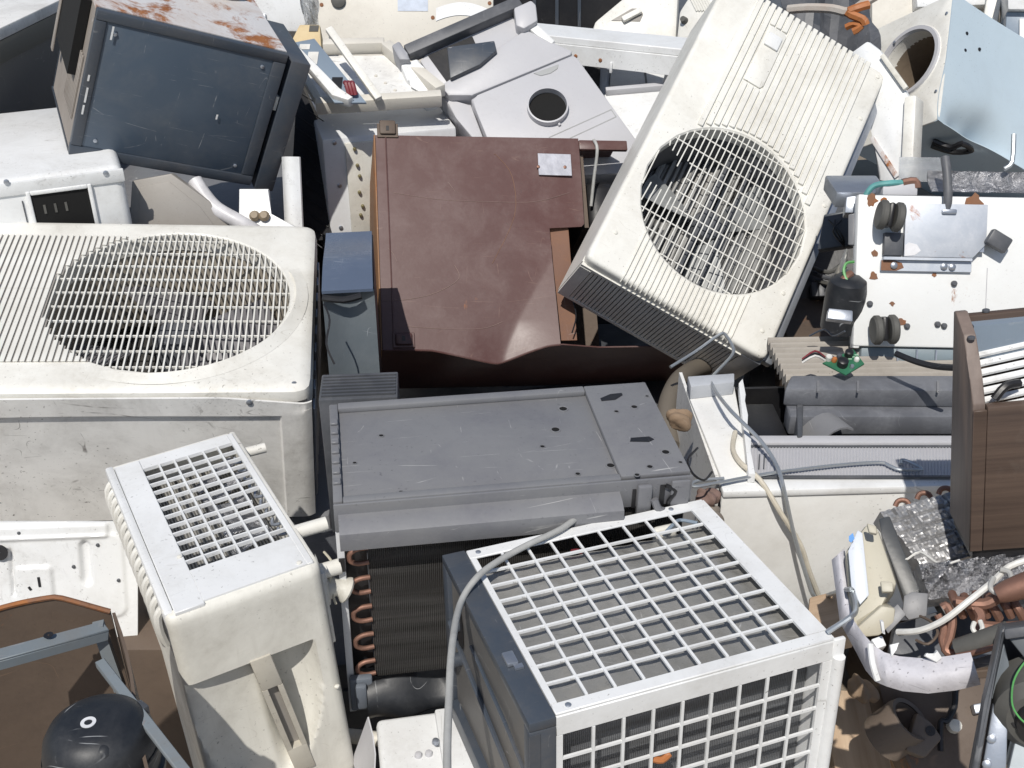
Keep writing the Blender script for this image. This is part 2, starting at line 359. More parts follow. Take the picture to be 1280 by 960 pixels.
for j in range(10):
    y = HC[1] - HR + .022 + j * .0405; h = math.sqrt(max(0, HR * HR - (y - HC[1]) ** 2))
    x0 = HC[0] - h if not 3 <= j <= 6 else HC[0] - HR + .082 + .01 * (j % 2)
    G().tube([(x0, y, -.0035), (HC[0] + h, y, -.0035)], .0016, 6, 1).done('guard_crossbar', CREAM, gd)
G().lathe([(HR + .003, -.046), (HR - .012, -.10), (HR - .012, -.19)], 48, T3(*HC, 0), False).done('fan_shroud', DGREY, t)
G().box(.03, W - .02, .06, .52, -.155, -.15).done('coil', SILVERFIN, t)
for i in range(24): G().box(-.0045, .0045, .07, .50, -.1498, -.138 + .006 * math.sin(i * 2.1), .001, 1).done('coil_fin', flat('dull_fin_metal', (.36, .36, .35), .4, .4), t, T3(.045 + i * .0165, 0, 0) @ Matrix.Rotation(random.uniform(-.25, .25), 4, 'Y'))
fan = G(); fan.lathe([(.001, -.092), (.034, -.09), (.04, -.10), (.04, -.15)], 24, T3(*HC, 0)); fan.done('fan_hub', DGREY, t)
for q in range(3):
    a0 = 2 * math.pi * q / 3 + .9
    def bl(u, v, a0=a0):
        r = .038 + .142 * v; a = a0 + (u - .5) * (.75 - .2 * v); return V((HC[0] + r * math.cos(a), HC[1] + r * math.sin(a), -.11 + .04 * (u - .5)))
    G().surf(bl, [i / 8 for i in range(9)], [i / 6 for i in range(7)], .003, (0, 0, -1)).done('fan_blade', flat('grey_fan_plastic', (.30, .31, .31), .5), t)
G().box(HC[0] - .03, HC[0] - .012, .09, .48, -.098, -.088).box(HC[0] + .03, HC[0] + .04, .09, .48, -.098, -.088).done('motor_bracket', DGREY, t)
screws(t, [(.035, .09, 0), (W - .018, .70, 0), (W - .016, .43, 0), (W - .025, .17, 0), (W - .02, .835, 0), (.43, .06, 0)], .005, CREAMD)

# ---------------------------------------------------------------- big outdoor unit lying on its back at the left
F = Fr((-.3748, 1.7647, .7276), (.988, .128, -.07), (-.113, .98, .161), 1.08); LW, D, H = .86, .54, .31
t = thing('outdoor_unit', 'large cream air conditioner outdoor unit lying flat, oval slatted grille facing up', 'air conditioner', F)
HC, HR = (-.268, .272), .222
G().tray(-LW, 0, 0, D, HC, [(HR, -.04), (HR, -.003), (HR + .003, 0)], [(.024, 0), (.011, -.002), (.003, -.008), (0, -.02), (0, -.05)], .03).done('front_cover', CREAM, t)
# the low crescent rim on the camera side of the fan opening
def rim(u, v):
    a = -1.95 + 2.35 * u; r = HR + .012 + .022 * v; w_ = math.sin(math.pi * min(1, max(0, u))) ** .5
    return V((HC[0] + r * math.cos(a), HC[1] + r * math.sin(a), .0004 + .011 * w_ * (1 - v)))
G().surf(rim, [i / 40 for i in range(41)], [0, .4, 1]).done('opening_rim', CREAM, t)
gd = bpy.data.objects.new('fan_guard', None); COL.objects.link(gd); gd.parent = t
for i in range(52):
    x = HC[0] - HR - .135 + i * .0112; dx = x - HC[0]
    if abs(dx) > HR - .002:
        if dx < 0: y0, y1 = HC[1] - .195, HC[1] + .205
        else: continue
    else:
        h_ = math.sqrt(HR * HR - dx * dx)
    inn = abs(dx) < HR - .002
    if not inn or dx < -.02:
        h = math.sqrt(max(0, HR * HR - dx * dx)); ys = [(HC[1] - .195, HC[1] - h - .003), (HC[1] + h + .003, HC[1] + .205)] if inn else [(HC[1] - .195, HC[1] + .205)]
        for ya, yb in ys:
            if yb - ya > .006: G().box(-.0040, .0040, ya, yb, .0012, .0034, .0006, 1).done('guard_slat', CREAM, gd, T3(x, 0, 0)); G().box(-.0017, .0017, ya, yb, -.001, .0006).done('slat_gap_shade', TAUPE, gd, T3(x + .0056, 0, 0))  # taupe strips paint the shadow between the slats
    if inn: G().box(-.0014, .0014, HC[1] - h_, HC[1] + h_, -.0045, -.0006).done('guard_slat', CREAM, gd, T3(x, 0, 0))
for j in range(10):
    y = HC[1] - HR + .02 + j * .0445; h = math.sqrt(HR * HR - (y - HC[1]) ** 2)
    G().box(HC[0] - h, HC[0] + h, y - .0014, y + .0014, -.0085, -.0047).done('guard_crossbar', CREAM, gd)
G().lathe([(HR + .002, -.041), (HR - .008, -.09), (HR - .008, -.2)], 48, T3(*HC, 0), False).done('fan_shroud', paint('grimy_shroud', (.35, .32, .27), .6, .8, 9, (.15, .11, .07), .5), t)
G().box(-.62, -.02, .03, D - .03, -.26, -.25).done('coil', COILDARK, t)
G().lathe([(.001, -.085), (.036, -.085), (.043, -.096), (.043, -.15)], 24, T3(*HC, 0)).done('fan_hub', DGREY, t)
for q in range(4):
    a0 = 2 * math.pi * q / 4 + .2
    def bl(u, v, a0=a0):
        r = .04 + .16 * v; a = a0 + (u - .5) * (1.0 - .1 * v); return V((HC[0] + r * math.cos(a), HC[1] + r * math.sin(a), -.12 + .06 * (u - .5)))
    G().surf(bl, [i / 8 for i in range(9)], [i / 6 for i in range(7)], .003, (0, 0, -1)).done('fan_blade', flat('dusty_fan_plastic', (.16, .155, .165), .5), t)
sd = G(); sd.box(-.006, -.001, .01, D - .01, -H, -.0505); sd.done('side_frame', DGREY, t)
for i in range(9): G().box(-.0008, .004, .03 + i * .055, .058 + i * .055, -H + .02, -.07, .001, 1).done('side_louvre', GALV, t)
G().box(-LW, -.0065, D - .006, D - .001, -H, -.0505).done('rear_wall', CREAMD, t)
def lowp(x, z):                                             # the grimy lower panel, stepped and creased
    y = -.004
    e = min((-.035 - x), (z + H - .0) + .2)
    if x < -.052 and z < -.052: y = .003
    if x > -.02: y += (x + .02) ** 2 * 22
    return V((x, y - .006 + .003 * math.sin(9 * x + 2) * math.sin(14 * z), z - (0.016 * max(0, (x + .15) / .15) ** 1 if x > -.15 and z > -.03 else 0)))
G().surf(lowp, [-LW + .02 * i for i in range(40)] + [-.056, -.052, -.048, -.035, -.02, -.014, -.008, -.003, 0], [-H, -.28, -.22, -.16, -.1, -.058, -.054, -.05, -.04, -.025, -.010], .004, (0, 1, 0)).done('lower_panel', WHITED, t)
screws(t, [(-.105, -.012, -.018), (-.03, .02, -.004)], .0055, GALV, nrm=1)
G().box(-.05, -.008, -.004, .02, -.045, -.028).done('corner_gap_bracket', BLACK, t)

# ---------------------------------------------------------------- grey unit with an exposed coil, middle
F = Fr((-.258, 1.277, .829), (.987, .161, -.018), (-.161, .987, .005)); W, D, H = .54, .282, .425
t = thing('floor_unit', 'scratched mid grey metal unit with a recessed top and its dark finned coil exposed', 'air conditioner', F)
tp = G(); tp.box(0, W, .018, D - .012, -.022, -.010, .001); tp.box(.43, W, .012, D - .004, -.0099, 0, .003)
tp.box(.014, .4298, D - .022, D - .004, -.0099, 0, .002); tp.box(0, .0138, .01, D - .004, -.0099, -.002, .002); tp.done('top_pan', GREYP, t)
G().box(.014, .4298, .004, .020, -.022, .001, .003).done('front_rail', GREYP, t)
G().box(0, W, -.001, .0035, -.05, -.0005, .0015).box(.002, W - .002, .004, D, -.05, -.0225).done('upper_case', GREYP, t)
def lip(u, v):
    prof = [(-.001, -.018), (-.02, -.022), (-.033, -.030), (-.035, -.038), (-.033, -.060)]
    k = v * 4; i = min(3, int(k)); f = k - i; a, b = prof[i], prof[i + 1]; return V((.006 + .42 * u, a[0] + (b[0] - a[0]) * f, a[1] + (b[1] - a[1]) * f))
G().surf(lip, [0, .25, .5, .75, 1], [0, .25, .5, .75, 1], .003, (0, 1, 0)).done('front_lip', GREYP, t)
for i in range(7): G().box(.001, .0125, .05 + i * .027, .064 + i * .027, -.0019, .0025, .001, 1).done('edge_tab', GREYP, t)
for i in range(4): G().box(-.001, .004, .06 + i * .04, .08 + i * .04, -.04, -.02).done('side_slot', BLACK, t)
for x, y in ((.47, .235), (.487, .105)):
    G().prism([(x - .02, y - .010), (x + .004, y - .009), (x + .02, y + .004), (x + .02, y + .011), (x, y + .010), (x - .02, y - .001)] if y > .2 else [(x - .02, y - .004), (x + .01, y - .009), (x + .02, y - .003), (x + .014, y + .006), (x - .016, y + .006)], -.004, .0006).done('keyhole_slot', BLACK, t)
hole = None
for x, y, r in ((.385, .225, .009), (.36, .165, .009), (.425, .055, .008), (.50, .20, .007), (.467, .19, .005), (.515, .065, .008), (.48, .03, .006), (.53, .23, .004), (.455, .012, .005), (.53, .035, .004), (.33, .12, .005), (.08, .185, .005), (.035, .115, .004), (.10, .03, .005), (.37, .04, .005)):
    z = 0.0 if x > .43 else -.0099
    ph = G().lathe([(r, .0001), (r * .96, .0012), (r * .74, .0012), (r * .7, .0003)], 18, T3(x, y, z), False).done('punched_hole', GREYP, t); G().lathe([(.0001, .0004), (r * .71, .0004)], 18, T3(x, y, z), False).done('bore_shade', VOID, ph)  # black disc stands for the unlit depth of each hole
G().box(.0, .011, .0005, .035, -H, -.051, .001).done('end_bracket', paint('weathered_zinc_bracket', (.62, .63, .64), .5, .4, 9, (.35, .34, .32), .3, .3), t)
G().box(.0016, .0105, -.0018, .0004, -.125, -.1).done('bracket_slot', BLACK, t)
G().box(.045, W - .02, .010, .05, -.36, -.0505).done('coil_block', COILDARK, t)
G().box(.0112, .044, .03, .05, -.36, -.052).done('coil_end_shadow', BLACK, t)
for i in range(5):
    z = -.09 - i * .058
    G().tube([(.046, .008, z), (.03, .006, z), (.0195, .005, z - .006), (.0175, .005, z - .014), (.0195, .005, z - .022), (.03, .006, z - .028), (.046, .008, z - .028)], .0040, 10, 3).done('copper_bend', COPPER, t)
# black liner under the coil, sagging film
def film(u, v):
    x = .03 + .30 * u; z = -.352 - .075 * v + .006 * math.sin(11 * u + 4 * v); return V((x, -.012 - .03 * math.sin(math.pi * v) + .006 * math.sin(23 * u) * v, z))
G().surf(film, [i / 24 for i in range(25)], [i / 8 for i in range(9)], .002, (0, 1, 0)).done('drain_liner', BLACKP, t)
G().box(.003, .04, -.014, .0, -.41, -.34, .004).box(.012, .03, -.026, -.0145, -.395, -.345, .004).done('corner_clip', paint('blue_grey_plastic', (.15, .17, .20), .45, .4), t)
ft = G()
for i, x in enumerate((.33, .356, .39, .425, .458, .49, .52)):
    ft.box(x, x + .02, .02 + .01 * (i % 2), .05, -.36, -.055, .002, 1)
ft.done('inner_ribs', DGREY, t)
ct = bpy.data.objects.new('cast_corner', None); COL.objects.link(ct); ct.parent = t
G().box(.452, .475, -.012, -.0015, -.06, -.006, .004).done('lug', GREYP, ct); G().box(.505, .535, -.008, -.0015, -.055, -.004, .003).done('lug', GREYP, ct)
G().cyl((.478, -.032), .009, -.016, -.002, 14, Matrix.Rotation(R(90), 4, 'X') @ T3(0, -.0, 0), .003).done('boss', GREYP, ct)
G().box(.446, .4515, -.003, -.0012, -.05, -.016).done('slot', BLACK, ct); G().box(.489, .4965, -.003, -.0012, -.05, -.012).done('slot', BLACK, ct)
G().tube([(.497, -.004, -.012), (.512, -.006, -.022), (.503, -.006, -.04), (.505, -.004, -.05)], .0035, 8, 3).done('bent_tab', BLACK, ct)
G().tube([(.478, -.012, -.03), (.484, -.016, -.045), (.494, -.014, -.052)], .006, 8, 3).done('bent_tab', GREYP, ct)

# ---------------------------------------------------------------- window unit with a white square grid cage, front
F = Fr((.0513, .9101, .8025), (.942, .336, -.009), (-.336, .939, -.076), .95); W, D, H = .40, .369, .30
CF = F
def ct(px, py, z=.009): return CF.M @ CF(px, py, 2, z)
t = thing('window_unit', 'dark slate window air conditioner behind a white square grid cage', 'air conditioner', F)
cg = bpy.data.objects.new('top_grid', None); COL.objects.link(cg); cg.parent = t
z0, z1 = -.004, 0
fr = G(); fr.box(0, W, 0, .019, z0, z1, .0012, 1); fr.box(0, W, D - .022, D, z0, z1, .0012, 1); fr.box(0, .009, .0192, D - .0222, z0, z1); fr.box(W - .03, W, .0192, D - .0222, z0, z1)
fr.done('rim', WHITE, cg)
NX, NY = 9, 9
for i in range(1, NX):
    x = .009 + (W - .039) * i / NX; G().box(-.0019, .0019, 0, D - .0414, z0 + .001, z1 + .0004).done('grid_bar', WHITE, cg, T3(x + random.uniform(-.0006, .0006), .0192, 0) @ Matrix.Rotation(random.uniform(-.004, .004), 4, 'Z') @ Matrix.Rotation(random.uniform(-.006, .002), 4, 'X'))
for j in range(1, NY):
    y = .019 + (D - .041) * j / NY; G().box(0, W - .039, -.0018, .0018, z0 - .0004, z1 - .0006).done('grid_bar', WHITE, cg, T3(.009, y + random.uniform(-.0008, .0008), 0) @ Matrix.Rotation(random.uniform(-.005, .005), 4, 'Z') @ Matrix.Rotation(random.uniform(-.002, .006), 4, 'Y'))
cf = bpy.data.objects.new('front_grid', None); COL.objects.link(cf); cf.parent = t
fr = G(); fr.box(0, W, -.0015, .003, -.036, -.0042, .001, 1); fr.box(0, W, -.0015, .003, -H, -H + .02, .001, 1); fr.box(0, .009, -.0015, .003, -H + .0202, -.0362); fr.box(W - .014, W, -.0015, .003, -H + .0202, -.0362)
fr.done('rim', WHITE, cf)
for i in range(1, NX):
    x = .009 + (W - .023) * i / NX; G().box(x - .002, x + .002, -.0018, .0016, -H + .0202, -.0362).done('grid_bar', WHITE, cf)
for j in range(1, 6):
    z = -.036 - (H - .056) * j / 6; G().box(.009, W - .014, -.0012, .0022, z - .002, z + .002).done('grid_bar', WHITE, cf)
G().box(W, W + .018, -.003, .004, -H, -.002, .002).box(W + .0005, W + .004, .0045, D, -H, -.003).done('side_panel', WHITE, t)
G().tube([(W + .009, -.004, -.03), (W + .009, -.004, -H)], .009, 10, 1).done('corner_post', WHITE, t)
# condenser block under the grid: silver slabs seen through it
def slab(u, v):
    x = .006 + (W - .014) * u; y = .024 + (.305) * v; return V((x, y, -.024 + .0012 * math.sin(u * 57) + .003 * math.sin(v * 7 + u * 5)))
G().surf(slab, [i / 130 for i in range(131)], [i / 14 for i in range(15)], .02, (0, 0, -1)).done('condenser', paint('dusty_bright_fins', (.34, .335, .32), .38, .6, 14, (.20, .19, .165), .3, .5, (.75, .75, .74), metal=.35, var=.25, lump=20, bump=.3), t)
G().box(.004, W - .002, .046, .05, -H + .01, -.062).done('front_coil', COILGREYX, t)
G().box(.01, W - .01, .055, .30, -H + .002, -.064).done('inner_case', DGREY, t)
G().box(.03, .12, .334, .345, -.09, -.05, .004).done('inner_block', BLACK, t); G().box(.30, .34, .332, .346, -.04, -.014, .006, 3).done('cream_knob', CREAMD, t)
for i in range(6): G().box(.13 + i * .03, .142 + i * .03, .33, .345, -.09, -.045).done('inner_rib', STEELB if i % 2 else DGREY, t)
G().tube([(.16, .335, -.02), (.172, .338, -.024), (.18, .336, -.03)], .004, 8, 3).done('red_tip', REDP, t)
G().tube([(.305, .315, -.012), (.33, .33, -.008), (.35, .345, -.014), (.37, .325, -.012)], .003, 8, 3).done('inner_pipe', STEELB, t)
ls = bpy.data.objects.new('side_casing', None); COL.objects.link(ls); ls.parent = t
G().box(-.037, -.0005, -.004, D + .004, -.016, -.001, .002).done('top_flange', NAVY, ls)
G().box(-.030, -.026, .02, D - .01, -H, -.0165).done('wall_sheet', paint('dusty_brown_grey_metal', (.12, .115, .11), .5, .6, 5, (.26, .23, .19), .3, .6, (.5, .48, .45)), ls)
G().box(-.037, -.0005, -.004, .016, -H - .02, -.0165, .002).done('front_post', NAVY, ls); G().box(-.037, -.0225, -.0055, -.0045, -H, -.02).done('post_fold', NAVY, ls)
G().box(-.037, -.02, D - .02, D + .004, -H, -.0165, .002).done('rear_post', NAVY, ls)
G().box(-.042, -.025, .0165, D - .0205, -H, -H + .035, .002).done('bottom_rail', NAVY, ls)
G().tube([(-.033, D - .03, -.13), (-.034, .10, -.165), (-.033, .02, -.20)], .004, 6, 1).done('side_crease', NAVY, ls)
G().tube([(-.033, D - .12, -.08), (-.034, .10, -.09), (-.033, .02, -.11)], .003, 6, 1).done('side_crease', NAVY, ls)
G().prism([(.0, -.01), (.016, -.012), (.02, .04), (.008, .055), (.0, .03)], -.001, .002, Matrix(((0, 0, -1, -.0325), (1, 0, 0, D - .075), (0, 1, 0, -.11), (0, 0, 0, 1)))).done('pry_hole', BLACK, ls)
for y, z in ((D - .05, -.16), (D - .06, -.085)): G().lathe([(.011, 0), (.011, .016), (.007, .02)], 14, T3(-.03, y, z) @ Matrix.Rotation(R(-90), 4, 'Y')).done('plug', NAVY, ls)
G().box(-.028, -.012, .10, .125, -.0005, .006, .002).box(-.02, -.008, .092, .10, -.0005, .003).done('spring_clip', GALV, ls)
screws(t, [(.016, D - .011, 0), (.02, .009, 0), (W - .06, D - .010, 0)], .0042, GALV)
G().tube([(.14, .003, -.127), (.15, -.002, -.128), (.162, .001, -.124)], .005, 8, 3).done('caught_leaf', ORANGE, t)

# ---------------------------------------------------------------- tall cream unit standing at the lower left
F = Fr((-.465, 1.109, .763), (.879, .476, .031), (-.473, .878, -.069)); W, D, H = .222, .452, .62
t = thing('window_unit', 'tall narrow cream unit with a white top grille and scooped handle recess', 'air conditioner', F)
def ss(a, b, x): x = min(1, max(0, (x - a) / (b - a))); return x * x * (3 - 2 * x)
def front(x, z):
    y = 0.0
    if z < -.122:
        q = 1 - ((x - .096) / .096) ** 2 - ((z + .17) / .19) ** 2
        y = (.020 + .032 * ss(.10, .135, x)) * math.sqrt(q) if q > 0 else 0.0
    r = .016
    if z > -r: y += r - math.sqrt(max(0, r * r - (z + r) ** 2))
    if x < r: y += (r - math.sqrt(max(0, r * r - (r - x) ** 2))) * .8
    if x > W - r: y += r - math.sqrt(max(0, r * r - (x - W + r) ** 2))
    return V((x, y, z))
xs = [0, .002, .005, .010, .016] + [.022 + .0038 * i for i in range(49)] + [W - .016, W - .01, W - .005, W - .002, W]
zs = [0, -.002, -.005, -.01, -.016, -.03, -.06, -.09, -.11, -.1215, -.1221] + [-.126 - .0055 * i for i in range(48)] + [-.43, -.5, -H]
G().surf(front, sorted(set(xs)), zs).done('front_casing', CREAMD, t, ang=50)
G().box(W - .012, W - .001, .014, D, -H, -.001, .004).box(.012, W - .0122, D - .01, D - .001, -H, -.001, .003).done('rear_casing', CREAM, t)
G().box(.004, .011, .02, D - .002, -H, -.02).done('side_wall', CREAMD, t)
fr = G(); zt0, zt1 = -.004, .002
GX0, GX1, GY0, GY1 = .055, .204, .09, .408
fr.box(.014, GX0, .006, D - .012, zt0, zt1, .001, 1); fr.box(GX1, W - .008, .012, D - .012, zt0, zt1, .001, 1); fr.box(GX0, GX1, .012, GY0, zt0, zt1); fr.box(GX0, GX1, GY1, D - .03, zt0, zt1)
fr.box(0, .0138, .012, D, -.03, .0005, .004); fr.box(GX0 - .02, GX1, D - .0298, D - .0102, zt0, zt1 - .001); fr.done('top_panel', WHITE, t)
gr = bpy.data.objects.new('top_grille', None); COL.objects.link(gr); gr.parent = t
for i in range(1, 6): G().box(-.0016, .0016, GY0, GY1, -.0042, .0022).done('grille_bar', WHITE, gr, T3(GX0 + (GX1 - GX0) * i / 6 + random.uniform(-.0006, .0006), 0, 0) @ Matrix.Rotation(random.uniform(-.004, .004), 4, 'Z'))
for j in range(1, 12): G().box(GX0, GX1 - (.02 if j in (2, 5) else 0), -.0015, .0015, -.005, .0012).done('grille_bar', WHITE, gr, T3(0, GY0 + (GY1 - GY0) * j / 12, 0) @ Matrix.Rotation(random.uniform(-.008, .008) - (.03 if j in (2, 5) else 0), 4, 'Z'))
G().box(.03, GX1 + .006, GY0 - .03, GY1 + .02, -.06, -.05).done('coil', COILGREY, t)
for i in range(9): G().tube([(.206, .12 + i * .03, -.012), (.196, .13 + i * .03, -.016), (.2, .14 + i * .03, -.012)], .0028, 6, 2).done('coil_bend', GALV, t)
for i in range(6): G().surf(lambda u, v, i=i: V((.125 + .07 * u, .12 + i * .045 + .03 * v + .02 * u, -.028 + .012 * math.sin(3 * u + i))), [0, .25, .5, .75, 1], [0, .5, 1], .001, (0, 0, -1)).done('foil_flap', FOILD, t)
for i in range(15):
    y = .045 + i * .0265
    G().tube([(.003, y, -.012), (-.005, y + .001, -.022), (-.007, y + .003, -.05), (-.003, y + .006, -.078)], .0062, 8, 2).done('side_louvre', CREAM, t)
G().box(.0005, .0038, .03, D - .02, -.09, -.012).done('louvre_gap', DGREY, t)
hd = G(); a = V((.110, .006, -.118)); b = V((.142, .004, -.36))
def hb(o): return a + (b - a) * o
for (f0, f1, wx) in ((0, .25, .0155), (.78, 1, .0155)):
    p, q = hb(f0), hb(f1); hd.prism([(p.x - wx, p.z), (p.x + wx, p.z), (q.x + wx, q.z), (q.x - wx, q.z)], -.003, .02, Matrix(((1, 0, 0, 0), (0, 0, 1, 0), (0, 1, 0, 0), (0, 0, 0, 1))), .002)
for sx in (-1, 1):
    p, q = hb(.2501), hb(.7799); hd.prism([(p.x + sx * .0115 - .004, p.z), (p.x + sx * .0115 + .004, p.z), (q.x + sx * .0115 + .004, q.z), (q.x + sx * .0115 - .004, q.z)], -.003, .02, Matrix(((1, 0, 0, 0), (0, 0, 1, 0), (0, 1, 0, 0), (0, 0, 0, 1))))
G().prism([(hb(.24).x - .011, hb(.24).z), (hb(.24).x + .011, hb(.24).z), (hb(.79).x + .011, hb(.79).z), (hb(.79).x - .011, hb(.79).z)], .010, .018, Matrix(((1, 0, 0, 0), (0, 0, 1, 0), (0, 1, 0, 0), (0, 0, 0, 1)))).done('handle_slot', TAUPE, t)
hd.done('handle_bar', paint('stained_ivory_plastic', (.52, .49, .42), .5, .7, 9, (.2, .17, .13), .7, .2), t)
G().box(W - .002, W + .012, .03, .11, -.10, -.04, .004).box(W, W + .006, .02, .15, -.16, -.03, .002).done('pipe_block', CREAM, t)
for y, z, l, r in ((.40, -.02, .035, .009), (.115, -.012, .045, .011), (.06, -.055, .04, .012)):
    G().tube([(W - .005, y, z), (W + l, y - .004, z)], r, 12, 1).done('pipe_stub', CREAM, t)
G().tube([(W + .004, .06, -.085), (W + .03, .055, -.09), (W + .045, .05, -.10)], lambda q: .017 + .004 * math.sin(9 * q), 12, 4).done('taped_pipe', CREAMD, t)
screws(t, [(W - .010, -.0005, -.225), (.195, .02, .0022), (.05, .13, .0022)], .004, CREAMD, nrm=2)

# ---------------------------------------------------------------- dented maroon cabinet, centre
F = Fr((-.2984, 2.2289, .5540), (.986, .153, -.068), (-.062, .708, .703), 1.0174); W, D, H = .80, .535, .36
t = thing('steel_cabinet', 'dented maroon brown steel cabinet lying on its back, small silver plate at corner', 'cabinet', F)
CA, CB = V((.285, .012, 0)), V((.407, .215, 0)); cn = V((CB.y - CA.y, -(CB.x - CA.x), 0)).normalized()
def face(x, y):
    x *= 1 - .178 * (1 - ss(.298, .306, y))
    z = 0.0; p = V((x, y, 0)); s_ = (p - CA).dot(cn)
    if s_ > 0 and y < .32: z += .21 * s_ * (1 - ss(.20, .31, y))
    z += .003 * math.sin(math.pi * min(1, x / .47)) * math.sin(math.pi * y / .54)
    q = (V((x, y, 0)) - V((.25, .0, 0))).length; yy = y
    if y < .06: yy = y - .034 * (1 - y / .06) * (.35 * math.exp(-((x - .25) / (.12 if x < .25 else .085)) ** 2) + .65 * max(0, 1 - abs(x - .262) / (.15 if x < .262 else .12))); z -= .012 * math.exp(-((x - .27) / .06) ** 2) * (1 - y / .06)
    k = (V((x, y, 0)) - V((.52, .30, 0))).length
    if k < .19 and y > .26: z -= .014 * (1 - k / .19) ** 1.5
    return V((x, yy, z))
G().surf(face, [.496 * i / 70 for i in range(71)], [.533 * j / 70 for j in range(71)], .003, (0, 0, -1)).done('front_panel', BROWN, t, ang=25)
def under(u, v):                                            # bottom side, buckled at the dented edge
    x = W * u; e = face(min(x / .822, .496), 0); y0 = e.y if x < .408 else .0; z0 = e.z if x < .408 else e.z * max(0, 1 - (x - .408) / .1) - .006 * min(1, (x - .408) / .1)
    return V((x, (y0 + .0) * (1 - v) ** 2 - .001, z0 * (1 - v) - .004 - (H - .006) * v))
G().surf(under, [i / 60 for i in range(61)], [0, .04, .1, .2, .4, .7, 1], .003, (0, 1, 0)).done('bottom_panel', BROWN, t)
G().box(-.004, -.0005, -.002, D, -H, -.002, .001).done('side_panel', paint('rusty_orange_side', (.30, .155, .075), .6, .6, 6, (.16, .085, .045), .3, .3, rust=.35, streak=.2), t)
G().box(.0, .60, D - .004, D, -H, -.016).done('top_panel', BROWN, t); G().box(0, .60, .0, D, -H - .004, -H - .001).done('back_panel', RUSTB, t)
G().box(.498, .62, D - .03, D - .0045, -.014, -.002, .002).done('frame_rail', BROWN, t)
G().box(.50, .512, .31, D - .031, -.2, -.03).done('divider', RUSTB, t)
G().box(.373, .455, .43, .487, .0052, .0072, .0006, 1, Matrix.Rotation(R(-1), 4, 'Z') @ T3(.0085, .008, .0)).done('rating_plate', PLATEM, t)
screws(t, [(.389, .452, .0078), (.455, .452, .0078)], .004, COPPER)
for x, y in ((.028, .546), (.047, .022)):
    g = G(); g.box(x - .024, x + .026, y - .02, y + .016, .0008, .004, .001, 1); g.box(x - .018, x + .02, y - .014, y + .022 if y > .5 else y + .014, .0042, .011, .004)
    lug = g.done('corner_lug', BROWN if y < .5 else RUSTB, t); G().box(x - .003, x + .004, y - .006, y + .006, .0111, .0122).done('lug_slot', BLACK, lug)
G().tube([(.026, .01, .001), (.024, .53, .0015)], .0018, 6, 1).done('seam', BROWN, t)
G().tube([face(.496 * i / 40, 0) + V((0, -.001, -.002)) for i in range(41)], .0028, 7, 1).done('folded_hem', BROWN, t)
# rusty inner plate, cable and dark compressor inside the open bay
G().box(.40, .458, .02, .305, -.022, -.018, .001, 1).done('inner_plate', paint('rust_bloom_brown', (.17, .085, .055), .6, .6, 7, (.32, .15, .06), .4, .2, rust=.3), t)
G().tube([(.535, .53, .0), (.54, .50, .006), (.535, .44, -.03), (.53, .38, -.06)], .004, 8, 4).done('inner_cable', CORD, t)
G().box(.52, .61, .25, .46, -.2, -.07, .03, 3).done('inner_motor', BLACK, t)
G().box(.53, .62, .40, .50, -.22, -.21).done('inner_sheet', WHITED, t)
G().tube([(.44, .03, .008), (.452, .07, .014), (.448, .115, .006)], .0018, 6, 4).done('stray_wire', BLACK, t)

def scratch(pts, r, mat):
    q = [face(*F.p2(x, y)) for x, y in pts]; G().tube([(p.x, p.y, p.z + .0003) for p in q], r, 5, 4).done('scratch', mat, t)
PALESC = flat('pale_scratch', (.21, .14, .12), .6); RUSTSC = flat('rust_run', (.20, .11, .07), .8)
scratch([(617, 193), (622, 196), (640, 221), (643, 270), (645, 330)], .0008, RUSTSC)
scratch([(478, 376), (520, 374), (560, 366), (594, 349), (588, 332)], .0008, PALESC)
scratch([(492, 241), (550, 250), (620, 253), (670, 252), (712, 240)], .0007, PALESC)
scratch([(516, 408), (570, 410), (630, 408), (660, 402)], .0007, PALESC)
scratch([(487, 310), (496, 318), (501, 327)], .0008, PALESC)
scratch([(560, 228), (566, 236), (569, 240)], .0007, PALESC)

# ---------------------------------------------------------------- helpers for the back of the heap
def hfr(px, py, d, qx, qy, rev=False):
    """level frame with its origin at one top corner and X along that top edge"""
    o = at(px, py, d); r = ray(qx, qy); q = CP + r * ((o.z - CAM_H) / r.z); X = (o - q) if rev else (q - o)
    return Fr(o, X, (-X.y, X.x, 0))
def poly(F, pts, v=0.0): return [F.p2(x, y, v) for x, y in pts]
def bar2(g, p, q, w, z0, z1, bev=0.0):
    p, q = V(p), V(q); n = V((-(q - p).y, (q - p).x)).normalized() * (w / 2); g.prism([p - n, q - n, q + n, p + n], z0, z1, None, bev); return g
def emp(name, parent): o = bpy.data.objects.new(name, None); COL.objects.link(o); o.parent = parent; return o

